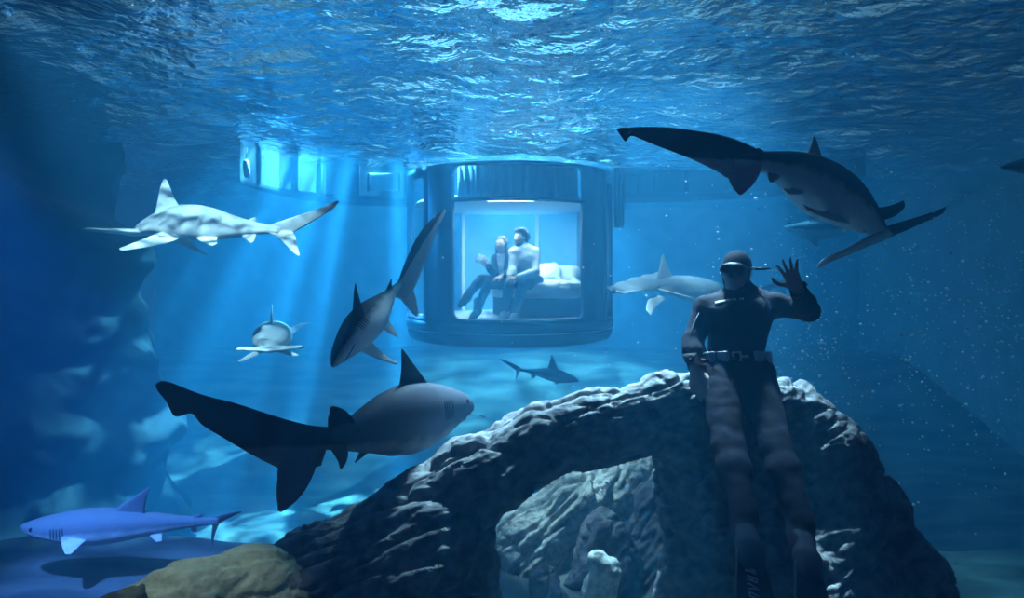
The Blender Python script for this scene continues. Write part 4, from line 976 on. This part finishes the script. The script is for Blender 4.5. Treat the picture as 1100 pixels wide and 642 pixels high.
solid('body', hw.prims()+neck+torso+arms+hR+hL+legs+feet, 0.0085, pale_skin_m, root)
hw.face_parts(root, iris_m, lip_m, brown_hair_m)
blazer_m = mat('dark_blazer_cloth', (0.025, 0.028, 0.045), 0.85, var=0.2, scale=16)
solid('blazer', torso[:4]+arms, 0.010, blazer_m, root, inflate=.016, warp=fold(2.0), cut=lambda V: cutw(((wR, eR), (wL, eL)))(V) & ~((np.abs(V[:, 0]-chest.x+.035) < 0.036+0.10*(V[:, 2]-chest.z)) & (V[:, 1] < chest.y) & (V[:, 2] > chest.z-.12)))
solid('blouse', torso[:4], 0.010, shirt_m, root, inflate=.008)
solid('trousers', legs+torso[4:], 0.010, mat('dark_trouser_cloth', (0.03, 0.035, 0.06), 0.9, var=0.2, scale=18), root, inflate=.011, warp=fold(5.0))
boot_m = mat('black_leather', (0.015, 0.016, 0.022), 0.45, var=0.2)
for a, t, u in ((aR, tR, (0, 0, 1)), (aL, tL, (-.3, -.2, 1))):
    solid('boot', foot(a, t, u, .9)+[rc(a, a+(Vector((0, 0, 1)) if u[0] == 0 else (kL-aL).normalized())*.12, .040, .046, .03)], 0.008, boot_m, root, inflate=.012)
a_ = (hw.r, hw.f, hw.u)
solid('hair', [el(hw.p(0, -.026, .045), (.082, .098, .080), a_, .03), rc(hw.p(-.066, -.005, .02), hw.p(-.085, .005, -.22), .030, .024, .03), rc(hw.p(.066, -.005, .02), hw.p(.090, .005, -.24), .032, .024, .03), rc(hw.p(0, -.07, .0), hw.p(0, -.095, -.22), .055, .05, .05)], 0.009, brown_hair_m, root,
      warp=fold(11.0, .007, 30), cut=lambda V: ~(((V-V3(hw.c))@V3(hw.f) > 0.045) & ((V-V3(hw.c))@V3(hw.u) < 0.062) & (np.abs((V-V3(hw.c))@V3(hw.r)) < .06)))
# booklet in her raised hand
q = hR[-1][2]; q = Vector(wR)+Vector((-0.065, -0.06, 0.085))
book = empty('booklet', q, 'small white booklet held up in the woman\'s hand', 'booklet')
for s in (-1, 1):
    bm = bmesh.new(); M = Matrix.Translation(q)@Matrix.Rotation(0.5, 4, 'Y')@Matrix.Rotation(-0.5, 4, 'X')@Matrix.Rotation(s*0.35, 4, 'Z')@Matrix.Translation((s*.045, 0, 0))
    box(bm, (-.045, -.004, -.065), (.045, .004, .065), .002, M); obj('page', bm, mat('white_paper', (0.85, 0.86, 0.86), 0.8, var=0.05), book)

# ---- the diver
root = empty('person', P(800, 400, 3.9), 'diver in black wetsuit, mask and long fins leaning on the rock and waving', 'person', None)
hv = Head(P(791, 292, 4.05), (-0.50, -0.86, -0.06), (0.03, -0.02, 1), 1.02)
shR, shL = P(758, 331, 3.98), P(831, 327, 3.98)
eR, wR = P(744.5, 366, 3.90), P(747, 397, 3.76); eL, wL = P(869, 334, 3.88), P(856, 309, 3.66)
hpR, hpL = P(772, 404, 3.80), P(811, 404, 3.80); kR, kL = P(783, 482, 3.44), P(833, 480, 3.44)
aR, aL = P(801, 556, 3.12), P(862, 566, 3.12); tR, tL = P(806, 589, 2.97), P(868, 601, 2.97)
nk = P(796, 320, 4.05); ax_t = ((1, 0, 0), (0, .97, .25), (0, -.25, .97))
torso = [el(P(794, 344, 3.98), (.178, .115, .17), ax_t, .07), rc(shR, nk, .056, .062, .06), rc(shL, nk, .056, .062, .06), el(P(778, 340, 3.90), (.075, .05, .06), ax_t, .06), el(P(811, 339, 3.90), (.075, .05, .06), ax_t, .06),
         el(P(791, 376, 3.91), (.146, .105, .15), ax_t, .10), el(P(791, 400, 3.83), (.162, .125, .11), ax_t, .06)]
hR = hand_prims(wR, (-0.03, -0.35, -0.9), (0.6, 0.6, -0.3), (.6, -1, 0), 1.0, (.25, .25, .3, .3))
hL = hand_prims(wL, (-0.42, -0.12, 0.90), (-0.05, -1, -0.1), (-1, 0, -.3), 1.06, (.06, .04, .06, .10), splay=1.25, thumb=0.95)
arms = arm(shR, eR, wR, 1.04)+arm(shL, eL, wL, 1.04); legs = leg(hpR, kR, aR, 1.18)+leg(hpL, kL, aL, 1.18)
dn = lambda a, t: (Vector((0, -1, 0))-(t-a).normalized()*(t-a).normalized().dot(Vector((0, -1, 0)))).normalized()
feet = foot(aR, tR, dn(aR, tR))+foot(aL, tL, dn(aL, tL))
neck = [rc(hv.p(0, -.03, -.05), nk, .056, .064, .04)]
solid('body', hv.prims()+neck+torso+arms+hR+hL+legs+feet, 0.006, mat('diver_skin', (0.64, 0.48, 0.40), 0.6, var=0.12, scale=16), root)
neo_m = mat('black_neoprene', (0.026, 0.027, 0.046), 0.8, bump=0.10, scale=70, var=0.25, spec=0.2)
suit = solid('wetsuit', neck+torso+arms+legs+feet, 0.009, neo_m, root, inflate=.014, cut=cutw(((wR, eR), (wL, eL))), warp=fold(3.0, .004, 12))
hood = solid('hood', hv.prims()[:3]+neck, 0.008, neo_m, root, inflate=.010, cut=lambda V: ~(((V-V3(hv.c))@V3(hv.f) > 0.030) & (np.linalg.norm((V-V3(hv.p(0, .08, -.02)))*1.0, axis=1) < 0.082)))
hv.face_parts(root, iris_m, lip_m, dark_hair_m)
a_ = (hv.r, hv.f, hv.u); rub_m = mat('black_rubber', (0.012, 0.012, 0.016), 0.4, var=0.2)
mask = solid('diving_mask', [el(hv.p(0, .088, .020), (.082, .040, .046), a_, .02), el(hv.p(0, .108, -.012), (.026, .026, .026), a_, .02)], 0.007, rub_m, root)
for sx in (-1, 1):
    bm = bmesh.new(); bmesh.ops.create_uvsphere(bm, u_segments=20, v_segments=12, radius=1.0)
    M = Matrix((hv.r, hv.f, hv.u)).transposed().to_4x4(); M.translation = hv.p(.036*sx, .118, .022)
    bmesh.ops.transform(bm, matrix=M@Matrix.Diagonal((.033, .008, .030, 1)), verts=bm.verts[:]); tag(obj('mask_lens', bm, mat('dark_lens', (0.02, 0.03, 0.05), 0.08, spec=0.8), mask), 'glossy dark lens')
bm = bmesh.new(); tube(bm, [hv.p(.094*math.sin(a), -.012+.112*math.cos(a), .022) for a in [0.75+i*(2*PI-1.5)/24 for i in range(25)]], .010, 8); obj('mask_strap', bm, rub_m, mask)
bm = bmesh.new(); q = hv.p(-.092, -.02, .022); q2 = hv.p(.092, -.02, .022); q = q if q.x > q2.x else q2; tube(bm, [q, q+Vector((.035, -.03, .0)), q+Vector((.088, -.04, .0))], [.010, .009, .006], 8); obj('strap_tail', bm, rub_m, mask)
# what lies on the suit is set on its surface
from mathutils.bvhtree import BVHTree
def bvh_of(o):
    me = o.data; inv = Vector((0, 0, 0)); M = o.parent.matrix_world@o.matrix_parent_inverse if o.parent else Matrix.Identity(4)
    return BVHTree.FromPolygons([M@v.co for v in me.vertices], [p.vertices[:] for p in me.polygons])
bpy.context.view_layer.update()
sb = bvh_of(suit); EYE = Vector((0, 0, ZC))
def onsuit(px, py, lift=.003):
    d = (P(px, py, 1)-EYE).normalized(); h = sb.ray_cast(EYE, d); return h[0]+h[1]*lift if h[0] else P(px, py, 3.85)
white_print_m = mat('white_print', (0.85, 0.9, 0.92), 0.6, var=0.05)
def patch(px0, py0, px1, py1, w0, w1, n=6):
    bm = bmesh.new(); rows = []
    for i in range(n+1):
        t = i/n; x, y, w_ = px0+(px1-px0)*t, py0+(py1-py0)*t, w0+(w1-w0)*t
        dx, dy = px1-px0, py1-py0; L = math.hypot(dx, dy); nx, ny = -dy/L*w_, dx/L*w_
        rows.append([bm.verts.new(onsuit(x+nx*s, y+ny*s, lf)) for s, lf in ((-1, .0045), (1, .0045), (1, .001), (-1, .001))])
    for a, b in zip(rows, rows[1:]):
        for k in range(4): bm.faces.new((a[k], a[(k+1) % 4], b[(k+1) % 4], b[k]))
    bm.faces.new(rows[0]); bm.faces.new(rows[-1][::-1]); return bm
logo = obj('chest_logo', patch(768, 326, 783.5, 322.4, 1.5, 1.25), white_print_m, suit)
for a, b in ((784.2, 786.2), (787.0, 788.6), (789.2, 791.0), (794.4, 796.0), (796.8, 798.9)):
    obj('logo_letter', patch(a, 322.2-(a-784)*.09, b, 322.2-(b-784)*.09, 1.1, 1.1, 2), white_print_m, suit)
seam_m = mat('pale_suit_panel', (0.42, 0.48, 0.55), 0.6, var=0.1)
bm = bmesh.new(); tube(bm, [onsuit(x, y, .001) for x, y in ((751, 336), (747, 344), (744, 352), (742.5, 358))], [.002, .004, .004, .002], 6); tag(obj('sleeve_stripe', bm, seam_m, suit), 'pale stripe down the sleeve')
bm = bmesh.new(); tube(bm, [onsuit(x, y, .001) for x, y in ((763, 356), (763.5, 364), (764, 372), (765, 378))], [.002, .005, .005, .002], 6); tag(obj('side_stripe', bm, seam_m, suit), 'pale panel down the side')
# weight belt
wc = P(790, 386, 3.88); wax = Vector((0, .25, .97)); U_ = Vector((1, 0, 0)); W_ = Vector((0, .97, -.25))
def ring(a, dz, lift):
    d = U_*math.sin(a)-W_*math.cos(a); o = wc+wax*dz; h = sb.ray_cast(o+d*0.6, -d); return h[0]+d*lift if h[0] else o+d*.16
n = 60; bm = bmesh.new(); cols = []
for i in range(n):
    a = 2*PI*i/n; cols.append([bm.verts.new(ring(a, dz, lf)) for dz, lf in ((-.024, .003), (-.024, .008), (.024, .008), (.024, .003))])
for i in range(n):
    for k in range(4): bm.faces.new((cols[i][k], cols[i][(k+1) % 4], cols[(i+1) % n][(k+1) % 4], cols[(i+1) % n][k]))
belt = obj('weight_belt', bm, mat('belt_webbing', (0.03, 0.03, 0.04), 0.7, bump=0.2, scale=120, var=0.3), root)
steel_m = mat('bright_steel', (0.85, 0.88, 0.9), 0.3, metallic=0.3, var=0.05); lead_m = mat('grey_lead', (0.62, 0.68, 0.74), 0.5, var=0.15)
def onbelt(name, a, hw_, hz, th, m, bev=.006):
    c = ring(a, 0, .008); d = U_*math.sin(a)-W_*math.cos(a); t = U_*math.cos(a)+W_*math.sin(a)
    M = Matrix((t, d, wax)).transposed().to_4x4(); M.translation = c; bm = bmesh.new(); box(bm, (-hw_, -.012, -hz), (hw_, th, hz), bev, M); return obj(name, bm, m, belt)
for a in (-1.02, -0.68, 0.52, 0.92): onbelt('belt_weight', a, .030, .030, .020, lead_m, .009)
c_a = -0.26; fr = onbelt('buckle', c_a, .026, .028, .012, steel_m, .005); onbelt('buckle_opening', c_a, .014, .017, .0135, rub_m, .002); onbelt('buckle_tongue', c_a+.30, .020, .008, .013, steel_m, .003)
# dive watch
d = (wL-eL).normalized(); q = wL-d*.035; a1 = d.cross(Vector((0, 1, 0))).normalized(); a2 = d.cross(a1)
bm = bmesh.new(); m_ = 28; rows = [[bm.verts.new(q+d*z+(a1*math.cos(2*PI*i/m_)+a2*math.sin(2*PI*i/m_))*r) for i in range(m_)] for z, r in ((-.012, .040), (-.012, .046), (.012, .044), (.012, .038))]
for k in range(4):
    for i in range(m_): bm.faces.new((rows[k][i], rows[k][(i+1) % m_], rows[(k+1) % 4][(i+1) % m_], rows[(k+1) % 4][i]))
wt = obj('watch_strap', bm, rub_m, root)
bm = bmesh.new(); s_ = a1 if a1.x > 0 else -a1; tube(bm, [q+s_*.038, q+s_*.052, q+s_*.058], [.019, .019, .015], 18); obj('watch_case', bm, mat('dark_watch', (0.03, 0.03, 0.04), 0.3, var=0.1), wt)
# long fins
fin_m = mat('dark_fin_blade', (0.030, 0.034, 0.055), 0.5, var=0.2, scale=6); pocket_m = mat('grey_foot_pocket', (0.06, 0.075, 0.12), 0.8, var=0.15, scale=8)
def long_fin(a, t, splay, text):
    d = (t-a).normalized(); up = dn(a, t); s = d.cross(up).normalized(); s = s if s.x > 0 else -s
    f = empty('pocket_tmp', a, 'x', 'x'); bpy.data.objects.remove(f)
    po = solid('foot_pocket', [rc(a+d*.02-up*.02, t+d*.05-up*.01, .052, .044, .03), rc(t-s*.02, t+d*.10-s*.035, .036, .014, .03), rc(t+s*.02, t+d*.10+s*.035, .036, .014, .03)], 0.009, pocket_m, root, inflate=.006, cut=lambda V: (V-V3(a))@V3(d) > .01)
    bm = bmesh.new(); rows = []
    for i in range(15):
        u = i/14; w_ = .062+.050*min(1, u*1.5)-.012*max(0, u-.8)*5; c = t+d*(.02+.62*u)-up*(.012+.05*u*u)
        row = []
        for x, z in ((-1, .010), (-.93, .012), (-.86, .004), (0, .003), (.86, .004), (.93, .012), (1, .010), (1, -.010), (.93, -.012), (.86, -.003), (0, -.003), (-.86, -.003), (-.93, -.012), (-1, -.010)): row.append(bm.verts.new(c+s*x*w_+up*z*(1-.6*u)))
        rows.append(row)
    for r0, r1 in zip(rows, rows[1:]):
        for k in range(14): bm.faces.new((r0[k], r0[(k+1) % 14], r1[(k+1) % 14], r1[k]))
    bm.faces.new(rows[0][::-1]); bm.faces.new(rows[-1]); bl = obj('fin_blade', bm, fin_m, root)
    if text:
        ink = mat('pale_blue_print', (0.62, 0.80, 0.92), 0.6, var=0.05)
        def glyph(strokes, v0):
            bm = bmesh.new()
            for st in strokes:
                pts = []
                for x, y in st:
                    u = (v0+y*.040); c = t+d*(.02+.62*u)-up*(.012+.05*u*u); pts.append(c+s*((x-.5)*.046-.012+.03*(u-.1))+up*.0065)
                tube(bm, pts, .0042, 6)
            return bm
        ring_ = [(.5+.5*math.cos(i*PI/6+.6), .5+.75*math.sin(i*PI/6+.6)) for i in range(11)]
        G = [[ring_], [[(0, 0), (1, .1)], [(0, .5), (1, .6)], [(.0, 0), (0, .9)]], [[(0, .1), (1, .1), (1, .8), (0, .8)], [(0.5, .1), (.5, .8)]], [[(0, 0), (1, .5), (0, 1)]], [[(0, .1), (1, .3)], [(0, .1), (0, .9)], [(0, .9), (1, .8)]]]
        for i, g in enumerate(G): obj('fin_letter', glyph(g, .075+i*.062), ink, bl)
long_fin(aR, tR, 0, True); long_fin(aL, tL, 0, False)

# ------------------------------------------------------------------ specks and bubbles in the water on the right
bm = bmesh.new(); rnd = random.Random(5)
for i in range(1300):
    d = rnd.uniform(3.8, 6.5); px = 1100-340*abs(rnd.gauss(0, .55)) if rnd.random() < .7 else rnd.uniform(760, 1100); py = rnd.gauss(330, 90) if rnd.random() < .75 else rnd.uniform(180, 640)
    if rnd.random() < .18: px, py, d = rnd.gauss(855, 28), rnd.gauss(380, 50), rnd.uniform(4.6, 6.0)
    p = P(px, py, d)
    if p.z > 3.3 or p.z < .2 or p.x > 7: continue
    r = rnd.choice((.7, .9, 1.0, 1.4, 2.0))*d/F*rnd.uniform(.45, 1.0)
    bmesh.ops.create_icosphere(bm, subdivisions=1, radius=r, matrix=Matrix.Translation(p))
tag(obj('bubbles', bm, mat('silvery_bubble', (0.92, 0.95, 0.97), 0.3, var=0.02)), 'cloud of tiny bubbles and specks drifting on the right of the tank', 'bubbles', kind='stuff')
